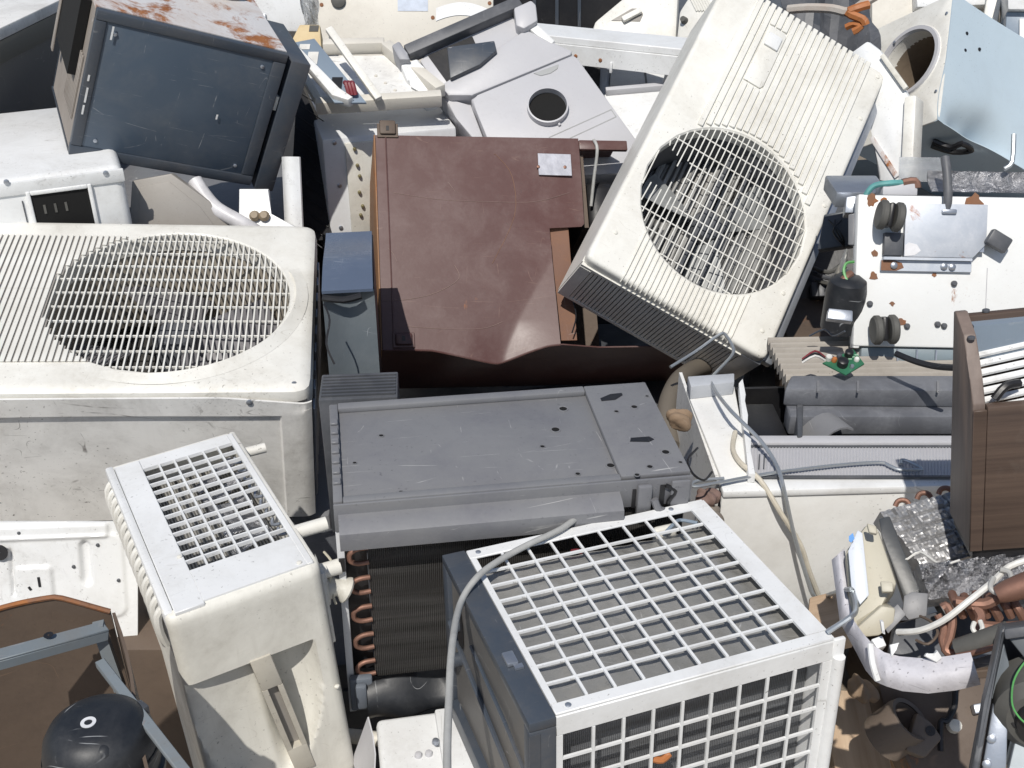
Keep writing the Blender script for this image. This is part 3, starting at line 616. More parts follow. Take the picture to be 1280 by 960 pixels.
# --- white washer-like cabinet under the dark set, left
F = hfr(152, 207, 2.62, 0, 226, True)
t = thing('white_cabinet', 'white rounded appliance with a dark cut-out window, under the slate-panelled box', 'appliance', F)
G().box(-.72, 0, 0, .52, -.62, 0, .018, 3).done('casing', WHITE, t)
G().box(-.74, .002, -.004, .004, -.036, -.006, .003).done('front_trim', WHITE, t)
fa = lambda x, y: F(x, y, 1, -.002)
a, b = fa(38, 244), fa(123, 300); 
wf = G(); 
for (x0, x1, z0, z1) in ((a.x - .009, a.x, b.z, a.z + .009), (b.x, b.x + .009, b.z, a.z + .009), (a.x, b.x, a.z, a.z + .009)): wf.box(x0, x1, -.008, .001, z0, z1, .003)
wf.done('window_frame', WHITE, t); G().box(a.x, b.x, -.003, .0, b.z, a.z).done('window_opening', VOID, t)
for i in range(3): G().box(a.x + .02 + i * .022, a.x + .025 + i * .022, -.005, -.0032, a.z - .045, a.z - .025).done('inner_part', RUBBER, t)
q = fa(25, 240); G().box(q.x - .0012, q.x + .0012, -.0025, 0, -.4, -.05).done('seam', DGREY, t)
screws(t, [fa(132, 216) + V((0, -.003, 0)), fa(8, 227) + V((0, -.003, 0))], .006, GALV, nrm=1)

# --- appliance in the top corner, the shade on its side painted grey
F = hfr(0, 34, 3.25, 72, 0)
t = thing('shade_sided_cabinet', 'appliance with shade painted grey on its side and a dusty white lid, upper left corner', 'appliance', F)
G().box(-.4, .62, .006, .6, -.55, -.03, .004).done('casing', paint('side_shade_grey', (.105, .103, .10), .5, .35, 4, (.16, .15, .14), .2, .2), t)  # casing grey holds the shade on a white appliance's side
G().box(-.4, .62, -.004, .61, -.0295, 0, .004).done('lid', WHITED, t)
G().box(-.4, .62, 0, .0055, -.085, -.031, .002).done('upper_band', paint('band_shade_olive', (.15, .145, .125), .5, .4), t)  # the band carries the same painted shade in a lighter tone

# --- slate-panelled box
F = Fr((-.999, 2.3994, .9594), (.841, .426, -.335), (.372, -.005, .928)); W, L, D = .424, .343, .36
t = thing('steel_cabinet', 'tilted steel box with a dark slate blue panel and flaking rusty white top', 'cabinet', F)
fr = G(); fr.box(0, W, 0, .026, -.02, 0, .003); fr.box(0, W, L - .022, L, -.02, 0, .003); fr.box(0, .024, .0262, L - .0222, -.02, 0, .003); fr.box(W - .03, W, .0262, L - .0222, -.02, 0, .003)
fr.done('front_frame', NAVY, t); G().box(.0242, W - .0302, .0264, L - .0224, -.02, -.0035, .001).done('front_panel', SLATE, t)
G().box(.0, W, L - .006, L + .001, -D, -.0205).done('top_sheet', RUSTW, t); G().box(0, W, .001, .006, -D, -.0205).box(W - .005, W, .0062, L - .0062, -D, -.0205).done('side_sheet', NAVY, t)
G().box(.002, W - .002, .008, L - .008, -D, -D + .004).done('back_sheet', NAVY, t)
screws(t, [(.045, L - .045, -.003), (W - .052, L - .042, -.003), (.05, .045, -.003), (W - .05, .045, -.003)], .0045, GALV)
lv = emp('side_vent', t)
G().box(.001, .004, .01, L - .01, -D + .02, -.021).done('backing', paint('taupe_side_metal', (.30, .27, .24), .6, .5, 8, (.15, .12, .1), .5, .3), lv)
for i in range(9): G().box(-.004, .0008, .07, .22, -.05 - i * .016, -.042 - i * .016, .001, 1).done('louvre', paint('taupe_side_metal', (.3, .27, .24)), lv)
G().box(-.022, -.0008, .16, L - .01, -.30, -.075).done('gap_shade_block', VOID, t)  # solid black block painting the shade of the gap
G().box(-.026, -.0225, .12, L - .005, -.315, -.29, .001, 1).done('sprung_side_sheet', paint('taupe_side_metal', (.3, .27, .24)), t)
for i, (x, y, l) in enumerate(((.038, .30, .03), (.0095, .19, .014), (.0115, .15, .035), (.011, .115, .022), (.30, .16, .012))):
    G().box(x - .002, x + .002, y - l / 2, y + l / 2, .0002, .0012, 0, 1, None).done('paint_chip', WHITE, t)
G().box(W + .012, W + .060, -.008, L - .012, -.26, -.004, .003).done('side_door', NAVY, t); G().box(W + .001, W + .0115, .01, L - .03, -.24, -.05).done('door_gap_shade', BLACK, t)  # black strip stands for the shade between box and door
G().box(W + .004, W + .011, .2, .235, -.03, -.012).done('white_clip', CORDW, t)
G().tube([(.25, L + .012, -.33), (.31, L + .02, -.30), (.37, L + .012, -.33)], .022, 8, 3).done('foam_scrap', FOAM, t)

# --- things wedged under that box
F = plane(220, 250, 2.72, (.1, -.95, .3))
o = G().prism(poly(F, [(160, 300), (165, 226), (214, 217), (262, 252), (300, 300)]), -.03, 0, None, .003)
t = thing('taupe_sheet', 'taupe sheet metal panel with a cut corner, shaded under the slate box', 'panel', F); o.done('sheet', TAUPE, t)
G().prism(poly(F, [(172, 300), (176, 234), (212, 227), (250, 258), (282, 300)]), .0005, .003, None, .001).done('embossed_field', TAUPE, t)
wirething('drain_hose', 'thick white drain hose bending out below the slate box', 'hose', [at(244, 226, 2.76), at(256, 245, 2.74), at(272, 262, 2.72), at(300, 278, 2.70), at(330, 296, 2.70)], .018, flat('white_hose_plastic', (.62, .61, .62), .4), 14)
F = plane(318, 265, 2.74, (.05, -.75, .6))
t = thing('white_bracket', 'small bright white folded sheet with a brown wing nut, behind the flat cream unit', 'bracket', F)
G().prism(poly(F, [(298, 310), (299, 236), (336, 236), (338, 268), (372, 284), (374, 310)]), -.012, 0, None, .002).done('folded_sheet', WHITE, t)
for s_ in (-1, 1): q = F(325 + s_ * 6, 271); G().lathe([(.001, -.001), (.012, .0), (.013, .008), (.008, .016)], 12, T3(q.x, q.y, .001)).done('wing', paint('brown_knob', (.28, .22, .15), .6), t)
F = plane(365, 240, 2.8, (-.35, -.85, .35))
t = thing('curved_white_sheet', 'narrow curved white panel in blue shade beside the slate box', 'panel', F)
def cpn(u, v): a_ = F(352 + 22 * u + 5 * v, 196 + 114 * v); return V((a_.x, a_.y, .014 * math.sin(math.pi * u)))
G().surf(cpn, [i / 8 for i in range(9)], [i / 6 for i in range(7)], .006, (0, 0, -1)).done('sheet', WHITE, t)
F = plane(390, 200, 3.12, (-.3, -.8, .5))
t = thing('condenser_panel', 'dark wire condenser panel wedged upright left of the maroon cabinet', 'condenser', F)
G().prism(poly(F, [(372, 95), (408, 175), (412, 300), (378, 300), (366, 200)]), -.02, 0).done('backing', BLACK, t)
for i in range(12):
    p, q = F(368 + i * .4, 110 + i * 16), F(411, 140 + i * 16); G().tube([(p.x, p.y, .004), (q.x, q.y, .004)], .0014, 6, 1).done('condenser_wire', BLACK, t)

# --- narrow casing, sky reflection painted into the blue of its top
F = hfr(402, 364, 2.16, 460, 361)
t = thing('blue_casing', 'narrow casing with sky sheen painted blue on its scuffed top, between the cream unit and maroon cabinet', 'casing', F)
G().surf(lambda u, v: V((.098 * u, .30 * v, .008 * math.sin(5 * v))), [0, .25, .5, .75, 1], [i / 10 for i in range(11)], .006, (0, 0, -1)).done('top_sheet', SKYSHEEN, t)
G().surf(lambda u, v: V((.1 * u, .008 + .018 * math.sin(math.pi * u) - .03 * v, -.008 - .2 * v)), [i / 8 for i in range(9)], [0, .3, .6, 1], .006, (0, 1, 0)).done('front_sheet', paint('slate_grey_sheet', (.12, .14, .155), .35, .4, 6, (.25, .27, .28), .2, .6, (.55, .57, .6)), t)
G().box(0, .1, .035, .29, -.3, -.012).done('core', BLACK, t); G().tube([(.0, -.004, -.012), (.04, -.006, -.018), (.075, -.004, -.012)], .007, 8, 3).done('torn_edge', BLACK, t)
F = hfr(398, 500, 1.99, 470, 497)
t = thing('louvred_base', 'dark dusty louvred metal base showing behind the grey unit', 'casing', F)
G().box(0, .14, 0, .09, -.3, 0, .003).done('case', DGREY, t)
for i in range(7): G().box(.004, .136, .008 + i * .011, .013 + i * .011, .0005, .004).done('louvre', DGREY, t)

# --- beige back panel, cabinets and packing at the top
F = plane(500, 40, 3.55, (.02, -.9, .43))
t = thing('beige_cabinet', 'wide beige cabinet back with a blue paper label and dark knob, at the top', 'cabinet', F)
G().prism(poly(F, [(396, 92), (396, -40), (617, -40), (617, 96)]), -.4, 0, None, .006).done('back_panel', BEIGE, t)
a, b = F(497, -8), F(535, 14); G().box(a.x, b.x, b.y, a.y, .0005, .0015).done('paper_label', PAPER, t)
q = F(423, 1); G().lathe([(.022, .0), (.022, .008), (.012, .012)], 20, T3(q.x, q.y, .0005)).done('knob', RUBBER, t)
screws(t, [F(612, 4), F(402, 6), F(541, 22), F(412, 66)], .006, RUST)
q = [F(x, y) for x, y in ((395, 60), (617, 60))]; G().box(q[0].x, q[1].x, q[0].y - .012, q[0].y, .0006, .008, .002).done('lower_flange', BEIGE, t)
F = plane(578, 18, 3.42, (0, -.6, .8))
t = thing('white_sheet', 'small curled white plastic sheet lying against the beige cabinet', 'sheet', F)
G().surf(lambda u, v: (lambda p: V((p.x, p.y, .02 * math.sin(2.5 * u))))(F(545 + 65 * u, 22 - 14 * math.sin(1 + 1.6 * u) + 16 * v)), [i / 10 for i in range(11)], [i / 4 for i in range(5)], .003, (0, 0, -1)).done('sheet', WHITE, t)
F = plane(355, 20, 3.65, (-.1, -.93, .35))
t = thing('white_cabinet', 'plain white cabinet side behind the rusty topped steel box', 'appliance', F)
G().prism(poly(F, [(312, 38), (312, -40), (392, -40), (380, 40)]), -.4, 0, None, .006).done('casing', WHITE, t)
q = F(331, 18); G().box(q.x - .006, q.x + .006, q.y - .03, q.y, .0005, .014, .002).done('latch', GALV, t)
F = plane(390, 40, 3.35, (0, -.5, .86))
t = thing('foam_block', 'yellowed packing foam block below a scrap of plastic film', 'foam', F)
G().prism(poly(F, [(362, 54), (374, 30), (400, 30), (402, 58)]), -.08, 0, None, .006).done('block', FOAM, t)
a = F(392, 36); G().box(a.x - .012, a.x + .014, a.y - .012, a.y + .012, .0004, .002).done('dark_print', RUBBER, t)
F = plane(388, 12, 3.4, (0, -.9, .4))
t = thing('plastic_film', 'crumpled clear plastic film hanging beside the beige cabinet', 'film', F)
G().surf(lambda u, v: (lambda p: V((p.x, p.y, .02 * math.sin(9 * u + 5 * v) + .012 * math.sin(21 * u - 8 * v))))(F(378 + 20 * u + 6 * v - 4, -20 + 52 * v)), [i / 14 for i in range(15)], [i / 14 for i in range(15)], .001, (0, 0, -1)).done('film', FILMM, t)

# --- white cabinet with the beige tray on it
F = hfr(402, 174, 2.98, 560, 160)
t = thing('white_cabinet', 'white metal cabinet with bolted corner plate, standing behind the maroon cabinet', 'appliance', F)
G().box(0, .36, 0, .42, -.7, 0, .008).done('casing', GREYL if False else paint('cool_white_metal', (.72, .73, .74), .4, .35, 5, (.3, .28, .26), .4, .2), t)
pl = G().box(.058, .17, -.010, -.001, -.32, -.014, .002).done('corner_plate', GALV if False else CREAMD, t)
for x, z in ((.082, -.03), (.086, -.075), (.09, -.105), (.086, -.15), (.092, -.19), (.085, -.215)):
    G().lathe([(.005, 0), (.005, .004), (.003, .007)], 8, T3(x, -.0105, z) @ Matrix.Rotation(R(90), 4, 'X')).done('bolt', paint('brassy_bolt', (.28, .25, .14), .45, .5, metal=.6), pl)
screws(t, [(.032, -.001, -.012), (.036, -.001, -.13), (.03, -.001, -.25)], .006, GALV, nrm=1)
F = plane(470, 138, 3.0, (.02, -.28, .96))
t = thing('beige_tray', 'shallow beige metal tray frame holding a white board, on the white cabinet', 'tray', F)
def bars(F, name, mat, t, segs, w, z0, z1, bev=.002):
    for p, q in segs: bar2(G(), F.p2(*p), F.p2(*q), w, z0, z1, bev).done(name, mat, t)
bars(F, 'frame_bar', BEIGE, t, [((396, 140), (552, 130)), ((483, 66), (551, 122)), ((405, 66), (481, 64))], .03, 0, .035)
bars(F, 'frame_bar', BEIGE, t, [((362, 66), (398, 130))], .02, 0, .02)
G().prism(poly(F, [(400, 132), (372, 72), (480, 70), (540, 124)]), -.012, .002).done('board', WHITED, t)
for i in range(4): q = F(470 + 12 * i, 96 + 9 * (i % 3)); G().lathe([(.005, 0), (.004, .003)], 8, T3(q.x, q.y, .0022)).done('board_stud', BEIGE, t)
F = plane(408, 90, 2.95, (.0, -.42, .9))
t = thing('control_strip', 'pale blue grey control strip with punched slots and a white edge rail', 'panel', F)
G().prism(poly(F, [(362, 54), (393, 48), (458, 128), (418, 128)]), -.006, 0, None, .001).done('strip', STEELB, t)
p = poly(F, [(358, 56), (364, 52), (424, 116), (442, 126), (436, 130), (416, 124)]); G().prism(p, -.012, .014, None, .002).done('edge_rail', WHITE, t)
for (x, y, w, h, m) in ((381, 59, 12, 3, CORDW), (391, 73, 12, 7, CORDW), (421, 105, 12, 7, BLACK)):
    q = F(x, y); r_ = w / 900; G().box(q.x - r_, q.x + r_, q.y - h / 300, q.y + h / 300, .0004, .002).done('slot', m, t)
for i in range(3): a, b = F(432 + 4 * i, 108), F(437 + 4 * i, 122); G().tube([(a.x, a.y, .012), ((a.x + b.x) / 2, (a.y + b.y) / 2, .026), (b.x, b.y, .008)], .006, 8, 3).done('red_lead', REDP, t)
F = plane(440, 82, 3.04, (.05, -.6, .8))
o = G(); p, q = F.p2(411, 38), F.p2(474, 126); bar2(o, p, q, .02, 0, .014, .003); o = o.done('white_batten', CREAM, None, F.M); tag(o, 'straight white plastic batten leaning across the beige tray', 'batten')

# --- pale grey portable unit with the round exhaust collar
F = plane(684, 135, 3.02, (0, -math.cos(R(51)), math.sin(R(51))))
t = thing('portable_unit', 'pale grey portable air conditioner lying tilted, round exhaust collar facing up', 'air conditioner', F)
q = F(684.5, 136)
def fpoly(pts): return poly(F, pts)
G().prism(fpoly([(588, 124), (597, 119), (716, 68), (722, 72), (800, 180), (800, 215), (628, 225), (596, 140)]), -.16, 0, None, .006).done('casing', GREYL, t)
G().lathe([(.0545, 0), (.0545, .018), (.0505, .019), (.0495, -.001)], 40, T3(q.x, q.y, .0005), False).done('exhaust_collar', GREYL, t)
G().lathe([(.0001, .0012), (.0494, .0012)], 40, T3(q.x, q.y, 0), False).done('exhaust_shade_disc', VOID, t)  # flat black disc on the solid casing, painting the duct's dark inside
p, r_ = F(697, 153), F(670, 141); G().tube([(p.x, p.y, .004), (p.x + .006, p.y - .012, .004)], .004, 8, 1).done('collar_tab', GREYL, t)
G().prism(fpoly([(667, 92), (698, 81), (697, 86), (688, 92), (676, 95)]), .0005, .002).done('latch_recess', paint('grey_recess', (.36, .37, .37), .5), t)
fl = emp('handle_field', t)
for a, b in (((686, 172), (764, 137)), ((764, 137), (770, 146)), ((770, 146), (712, 173))): bar2(G(), F.p2(*a), F.p2(*b), .0025, .0004, .0012).done('field_line', paint('grey_recess', (.36, .37, .37)), fl)
G().prism(fpoly([(548, 106), (652, 38), (660, 36), (716, 62), (714, 67), (590, 118), (560, 118)]), -.14, -.004, None, .008).done('upper_casing', GREYL, t)
G().prism(fpoly([(551, 110), (558, 117), (588, 122), (606, 170), (600, 178), (570, 140)]), -.15, -.03, None, .004).done('side_skirt', GREYL, t)
G().prism(fpoly([(524, 70), (532, 62), (640, 12), (652, 36), (548, 105)]), -.12, -.02, None, .004).done('back_plate', GREYL, t)
G().prism(fpoly([(534, 64), (590, 40), (598, 58), (620, 56), (618, 66), (564, 101), (560, 100)]), -.0195, -.0175).done('dark_opening', BLACK, t)
G().prism(fpoly([(559, 62), (618, 54), (621, 66), (600, 84), (563, 101)]), -.017, .012, None, .003).done('hinged_flap', NAVY, t)
bar2(G(), F.p2(508, 66), F.p2(650, 4), .035, -.03, .014, .004).done('dark_rail', DGREY, t)
G().prism(fpoly([(490, 62), (500, 56), (510, 72), (514, 80), (500, 80)]), -.06, .02, None, .006).done('end_cap', paint('cool_grey_cap', (.32, .33, .36), .5), t)
G().prism(fpoly([(500, 80), (522, 72), (530, 84), (548, 118), (530, 122), (516, 106), (508, 100)]), -.07, .0, None, .008).done('corner_block', WHITE, t)
G().prism(fpoly([(642, 14), (664, 4), (670, 10), (672, 30), (655, 40), (645, 36)]), -.07, .015, None, .006).done('corner_block', GREYL, t)
G().prism(fpoly([(655, 30), (668, 26), (694, 50), (690, 54), (672, 44)]), -.06, -.002, None, .004).done('corner_arm', WHITE, t)

# --- long white channel and boxes behind
F = hfr(664, 42, 3.36, 870, 63)
t = thing('white_channel', 'long white folded steel channel with small rusty holes, lying across the top', 'channel', F)
G().box(-.06, .58, 0, .13, -.02, 0, .002, 1).done('top_web', WHITE, t); G().box(-.06, .58, -.004, .006, -.075, -.0205, .001, 1).done('front_flange', WHITE, t)
for i, x in enumerate((.035, .09, .14, .215)): G().lathe([(.006, -.001), (.004, .0012)], 10, T3(x, -.005, -.05 - .004 * (i % 2)) @ Matrix.Rotation(R(90), 4, 'X')).done('rust_hole', RUST, t)
G().box(.245, .253, -.012, -.0045, -.085, -.055, .002).done('hook', WHITE, t)
F = plane(790, 95, 3.5, (-.12, -.86, .5))
t = thing('white_box', 'white metal box with a slotted face, tucked under the long white channel', 'box', F)
G().prism(poly(F, [(766, 50), (840, 62), (826, 112), (762, 108)]), -.2, 0, None, .004).done('casing', WHITE, t)
p, q = F.p2(805, 78), F.p2(808, 104); bar2(G(), p, q, .006, .0004, .002).done('slot', GREYP, t)
q = F(790, 76); G().lathe([(.006, 0), (.004, .004)], 10, T3(q.x, q.y, 0)).done('stud', WHITE, t)
F = plane(745, 85, 3.55, (-.1, -.9, .4))
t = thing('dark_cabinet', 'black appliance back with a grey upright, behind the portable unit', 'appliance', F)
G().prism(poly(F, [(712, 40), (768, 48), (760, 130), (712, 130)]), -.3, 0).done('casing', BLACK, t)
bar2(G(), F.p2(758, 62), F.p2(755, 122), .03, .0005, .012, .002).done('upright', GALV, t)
F = plane(735, 75, 3.4, (.2, -.8, .5))
o = G().prism(poly(F, [(712, 62), (731, 56), (731, 110), (712, 92)]), -.01, 0, None, .002).done('white_plate', WHITE, None, F.M); tag(o, 'small white plate standing between the portable unit and a black appliance', 'plate')
F = plane(800, 145, 3.2, (-.05, -.35, .93))
t = thing('flat_white_sheet', 'flat white panel with a grey raised edge, beside the leaning cream unit', 'panel', F)
G().prism(poly(F, [(755, 118), (850, 108), (850, 200), (790, 200)]), -.03, 0, None, .003).done('sheet', WHITE, t)
bar2(G(), F.p2(757, 118), F.p2(850, 110), .016, .0005, .02, .002).done('raised_edge', GREYL, t)
F = plane(800, 20, 3.95, (-.1, -.75, .65))
t = thing('cream_casing', 'cream moulded casing with a long recessed slot, at the top edge', 'casing', F)
G().prism(poly(F, [(735, 60), (742, 26), (790, -14), (850, -20), (846, 60)]), -.2, 0, None, .02).done('shell', CREAM, t)
G().prism(poly(F, [(764, 26), (790, 11), (800, 11), (804, 18), (800, 27)]), .0004, .003, None, .001).done('slot_recess', TAUPE, t)
bar2(G(), F.p2(778, 27), F.p2(801, 15), .02, .0032, .02, .004).done('slot_lever', CREAM, t)
F = plane(870, 15, 3.8, (-.5, -.7, .5))
t = thing('cream_casing', 'cream louvred casing end peeping out behind the leaning unit', 'casing', F)
G().prism(poly(F, [(842, 70), (848, 14), (866, -14), (915, -20), (915, 70)]), -.25, 0, None, .015).done('shell', CREAM, t)
for i in range(7): bar2(G(), F.p2(862 + 3.4 * i, -6), F.p2(872 + 3.4 * i, 14), .007, .0004, .004).done('louvre', CREAMD, t)
q = F(856, 26); G().lathe([(.012, 0), (.009, .02)], 12, T3(q.x, q.y, 0)).done('fitting', RUBBER, t)
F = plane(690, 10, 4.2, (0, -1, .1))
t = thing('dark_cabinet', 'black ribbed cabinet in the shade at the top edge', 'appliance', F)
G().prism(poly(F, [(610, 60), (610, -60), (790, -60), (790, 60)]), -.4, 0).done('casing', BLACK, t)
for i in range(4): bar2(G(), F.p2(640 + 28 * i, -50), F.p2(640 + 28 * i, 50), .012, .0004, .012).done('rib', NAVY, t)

# --- dryer drum box with pale blue side, upper right
F = Fr((1.256, 3.195, .789), (.499, -.692, .522), (.845, .256, -.469)); A, B, H = .335, .60, .425
t = thing('dryer', 'tumble dryer carcass with a round door opening and pale blue dented side', 'dryer', F)
HC = (-.143, .242); hr = .104
mt = Matrix(((1, 0, 0, 0), (0, 0, 1, 0), (0, 1, 0, 0), (0, 0, 0, 1)))
G().tray(-A, 0, 0, H, HC, [(hr, .05), (hr, .004), (hr + .012, -.006), (hr + .018, .001)], [(.004, 0), (.001, .002), (0, .006)], .02).done('front_panel', CREAM, t, mt)
G().lathe([(hr, .045), (hr - .002, .3), (.0001, .3)], 40, T3(HC[0], 0, HC[1]) @ Matrix.Rotation(R(-90), 4, 'X'), False).done('drum', paint('brown_stained_drum', (.20, .16, .12), .45, .8, 9, (.08, .05, .03), .5), t)
G().lathe([(hr + .016, -.001), (hr + .014, -.009), (hr + .002, -.009), (hr - .001, .002)], 40, T3(HC[0], 0, HC[1]) @ Matrix.Rotation(R(-90), 4, 'X'), False).done('door_ring', GREYL, t)
def bside(y, z):
    d_ = .028 * math.exp(-((y - .11) / .05) ** 2 - ((z - .015) / .05) ** 2) + .085 * math.exp(-((y - .24) / .10) ** 2 - ((z + .0) / .075) ** 2) + .012 * max(0, math.sin(9 * y + 16 * z)) * math.exp(-(z / .2) ** 2)
    return V((.001 - d_ + .003 * math.sin(11 * y + 7 * z), y, z + .02 * math.exp(-((y - .22) / .09) ** 2) * (1 - z / H)))
G().surf(bside, [B * i / 40 for i in range(41)], [H * i / 40 for i in range(41)], .003, (-1, 0, 0)).done('side_panel', PALEB, t, ang=60)
G().surf(lambda u, v: V((-A * u - .004 + (.0 if u > .05 else -.03 * math.exp(-((v * B - .2) / .09) ** 2)), .004 + (B - .004) * v, .001 + .02 * math.exp(-((v * B - .22) / .09) ** 2) * (1 - u) ** 3)), [0, .05, .15, .3, .5, .75, 1], [i / 30 for i in range(31)], .003, (0, 0, 1)).done('bottom_panel', PALEB, t)
G().box(-A, -.004, .01, B, H - .004, H - .001).box(-A + .001, -A + .004, .01, B, .005, H - .005).done('rear_shell', CREAM, t)
for y, z in ((.077, .321), (.078, .264), (.14, .296)): G().lathe([(.006, -.001), (.005, .0015)], 10, T3(.002, y, z) @ Matrix.Rotation(R(90), 4, 'Y')).done('punched_hole', BLACK, t)
hn = G(); hn.tube([(-.09, .09, -.004), (-.055, .13, -.02), (-.015, .13, -.02), (-.02, .18, -.02), (-.08, .17, -.012), (-.11, .11, -.006)], .009, 8, 3); hn.done('broken_handle', BLACK, t)
screws(t, [(-.015, -.001, .36), (-.02, -.001, .1), (-.31, -.001, .4), (-.2, -.012, .33)], .005, GALV, nrm=1)
F = plane(1115, 150, 2.95, (-.62, -.62, .48), (0, 1, -.3))
t = thing('white_door', 'white enamel appliance door with a rust streaked edge, left of the dryer', 'door', F)
pp = poly(F, [(1062, 66), (1084, 50), (1100, 62), (1137, 122), (1134, 230), (1098, 226), (1088, 160)])
G().prism(pp, -.03, 0, None, .008).done('panel', WHITE, t)
bar2(G(), F.p2(1141, 122), F.p2(1136, 226), .03, -.04, .02, .006).done('edge_trim', CREAM, t)
bar2(G(), F.p2(1090, 172), F.p2(1122, 222), .012, .0004, .006, .001).done('rusty_hem', RUSTW, t)
bar2(G(), F.p2(1104, 70), F.p2(1134, 112), .012, .0004, .012, .002).done('hinge_strip', CREAMD, t)

# --- scrap along the top right
F = plane(1040, 30, 3.75, (0, -.5, .87))
t = thing('charcoal_sheet', 'crumpled charcoal sheet behind the leaning unit under orange scrap', 'sheet', F)
G().surf(lambda u, v: (lambda p: V((p.x, p.y, .05 * math.sin(5 * u + 3 * v) + .03 * math.sin(13 * u - 7 * v))))(F(975 + 118 * u, -40 + 150 * v)), [i / 12 for i in range(13)], [i / 10 for i in range(11)], .004, (0, 0, -1)).done('sheet', DGREY, t, ang=10)
wirething('copper_scrap', 'forked orange copper strap lying on a charcoal sheet', 'scrap', [at(1086, 6, 3.34), at(1072, 10, 3.33), at(1060, 16, 3.33), at(1078, 24, 3.32), at(1082, 31, 3.32)], .012, ORANGE, 7, 3)
wirething('copper_scrap', 'long pale grey and orange strip of scrap above the leaning unit', 'scrap', [at(985, 12, 3.42), at(1010, 10, 3.40), at(1040, 11, 3.38), at(1062, 15, 3.36), at(1080, 4, 3.36), at(1100, -8, 3.38)], .013, paint('chalky_strip', (.45, .42, .38), .6, .5, 9, (.3, .14, .06), rust=.3), 7, 3)
wirething('copper_scrap', 'small crumpled orange scrap tucked below the strip', 'scrap', [at(1058, 34, 3.34), at(1068, 30, 3.33), at(1076, 34, 3.32), at(1066, 40, 3.32)], .010, ORANGE, 6, 2)
F = plane(1180, 4, 4.5, (0, -.85, .5))
t = thing('white_cabinet', 'pale beige cabinet with a white ledge, behind the blue sided dryer', 'appliance', F)
G().prism(poly(F, [(1090, 60), (1090, -40), (1250, -40), (1250, 60)]), -.4, 0, None, .004).done('casing', BEIGE, t)
bar2(G(), F.p2(1140, 6), F.p2(1246, 2), .05, .0004, .05, .004).done('ledge', WHITE, t)
F = plane(1240, 20, 4.45, (-.3, -.8, .5))
o = bar2(G(), F.p2(1246, -20), F.p2(1234, 46), .05, -.05, .01, .006).done('white_post', CREAM, None, F.M); tag(o, 'wider cream corner post rising just behind the blue dryer side', 'post', 'posts behind the dryer')
o = bar2(G(), F.p2(1262, -10), F.p2(1256, 52), .04, -.05, .0, .006).done('white_post', CREAMD, None, F.M); tag(o, 'narrower grimy post between the cream post and the grey box', 'post', 'posts behind the dryer')
F = plane(1275, 30, 4.3, (-.3, -.85, .4))
t = thing('grey_box', 'grey and white metal box at the upper right edge', 'box', F)
G().prism(poly(F, [(1258, 15), (1330, 15), (1330, 90), (1256, 60)]), -.2, 0, None, .003).done('casing', STEELB, t); G().prism(poly(F, [(1256, -30), (1330, -30), (1330, 15), (1259, 14)]), -.2, .03, None, .003).done('cover', WHITE, t)
G().prism(poly(F, [(1274, 24), (1330, 24), (1330, 60), (1274, 58)]), .0004, .01).done('white_insert', WHITE, t)

# ---------------------------------------------------------------- white unit on casters, its underside facing us, right
F = Fr((.678, 1.925, .731), (1, -.028, -.008), (.02, .466, .884)); W, L, D = .52, .30, .36
t = thing('portable_unit', 'white portable unit lying on its back, rust spotted base with casters facing out', 'air conditioner', F)
G().box(0, W, 0, L, -.028, 0, .006).done('base_panel', paint('rust_spotted_white', (.79, .80, .79), .38, .2, 5, (.45, .36, .26), .3, .1, rust=.045), t)
G().box(.16, W, .012, L - .006, -D, -.0285, .003).done('casing', DGREY, t)
G().box(.002, .015, -.004, L + .001, -.03, -.004, .003).done('edge_fold', WHITE, t)
G().box(.02, W, -.03, -.001, -.06, -.01, .004).done('lower_grille_frame', STEELB if False else paint('blue_grey_frame', (.20, .25, .28), .5, .3), t)
for i in range(8): G().box(.09 + .038 * i, .093 + .038 * i, -.028, -.004, -.0098, -.004).done('grille_web', GALV, t)
seam = G().box(.258, .2595, .06, .16, .0003, .001).done('seam', GREYL, t)
br = emp('bracket', t)
G().prism([(.088, .178), (.222, .178), (.247, .205), (.247, .282), (.088, .282)], .016, .020, None, .001).done('bracket_plate', GALVW, br)
G().box(.047, .225, .150, .172, .004, .008, .001, 1).box(.05, .222, .172, .1775, .004, .018).done('bracket_flange', GALVW, br)
G().box(.05, .0875, .18, .225, .003, .016, .002).done('bracket_block', DGREY, br); G().box(.09, .245, .19, .278, .001, .0155).done('bracket_spacer', GALV, br)
for x, y in ((.072, .161), (.17, .161), (.186, .16)): G().lathe([(.007, 0), (.007, .004), (.004, .006)], 10, T3(x, y, .0082)).done('bolt', GALV, br)
G().prism([(.0475, .151), (.078, .151), (.092, .157), (.088, .166), (.074, .171), (.0475, .171)], .0082, .0088).done('rust_stain', RUST, br); G().prism([(.0885, .179), (.108, .181), (.12, .190), (.112, .202), (.096, .206), (.0885, .2)], .0202, .0208).done('zinc_bloom', paint('white_zinc_bloom', (.75, .75, .77), .7, .5, 20), br)
def rust_spot(x, y, r):
    n = 12; G().prism([(x + r * random.uniform(.5, 1.1) * math.cos(2 * math.pi * i / n), y + r * random.uniform(.5, 1.1) * math.sin(2 * math.pi * i / n)) for i in range(n)], .0003, .0012).done('rust_spot', RUST, t)
for x, y, r in ((.026, .288, .014), (.05, .29, .008), (.228, .286, .02), (.036, .184, .008), (.036, .14, .010), (.075, .086, .006), (.095, .05, .010), (.194, .128, .006), (.24, .06, .008), (.155, .145, .005)): rust_spot(x, y, r)
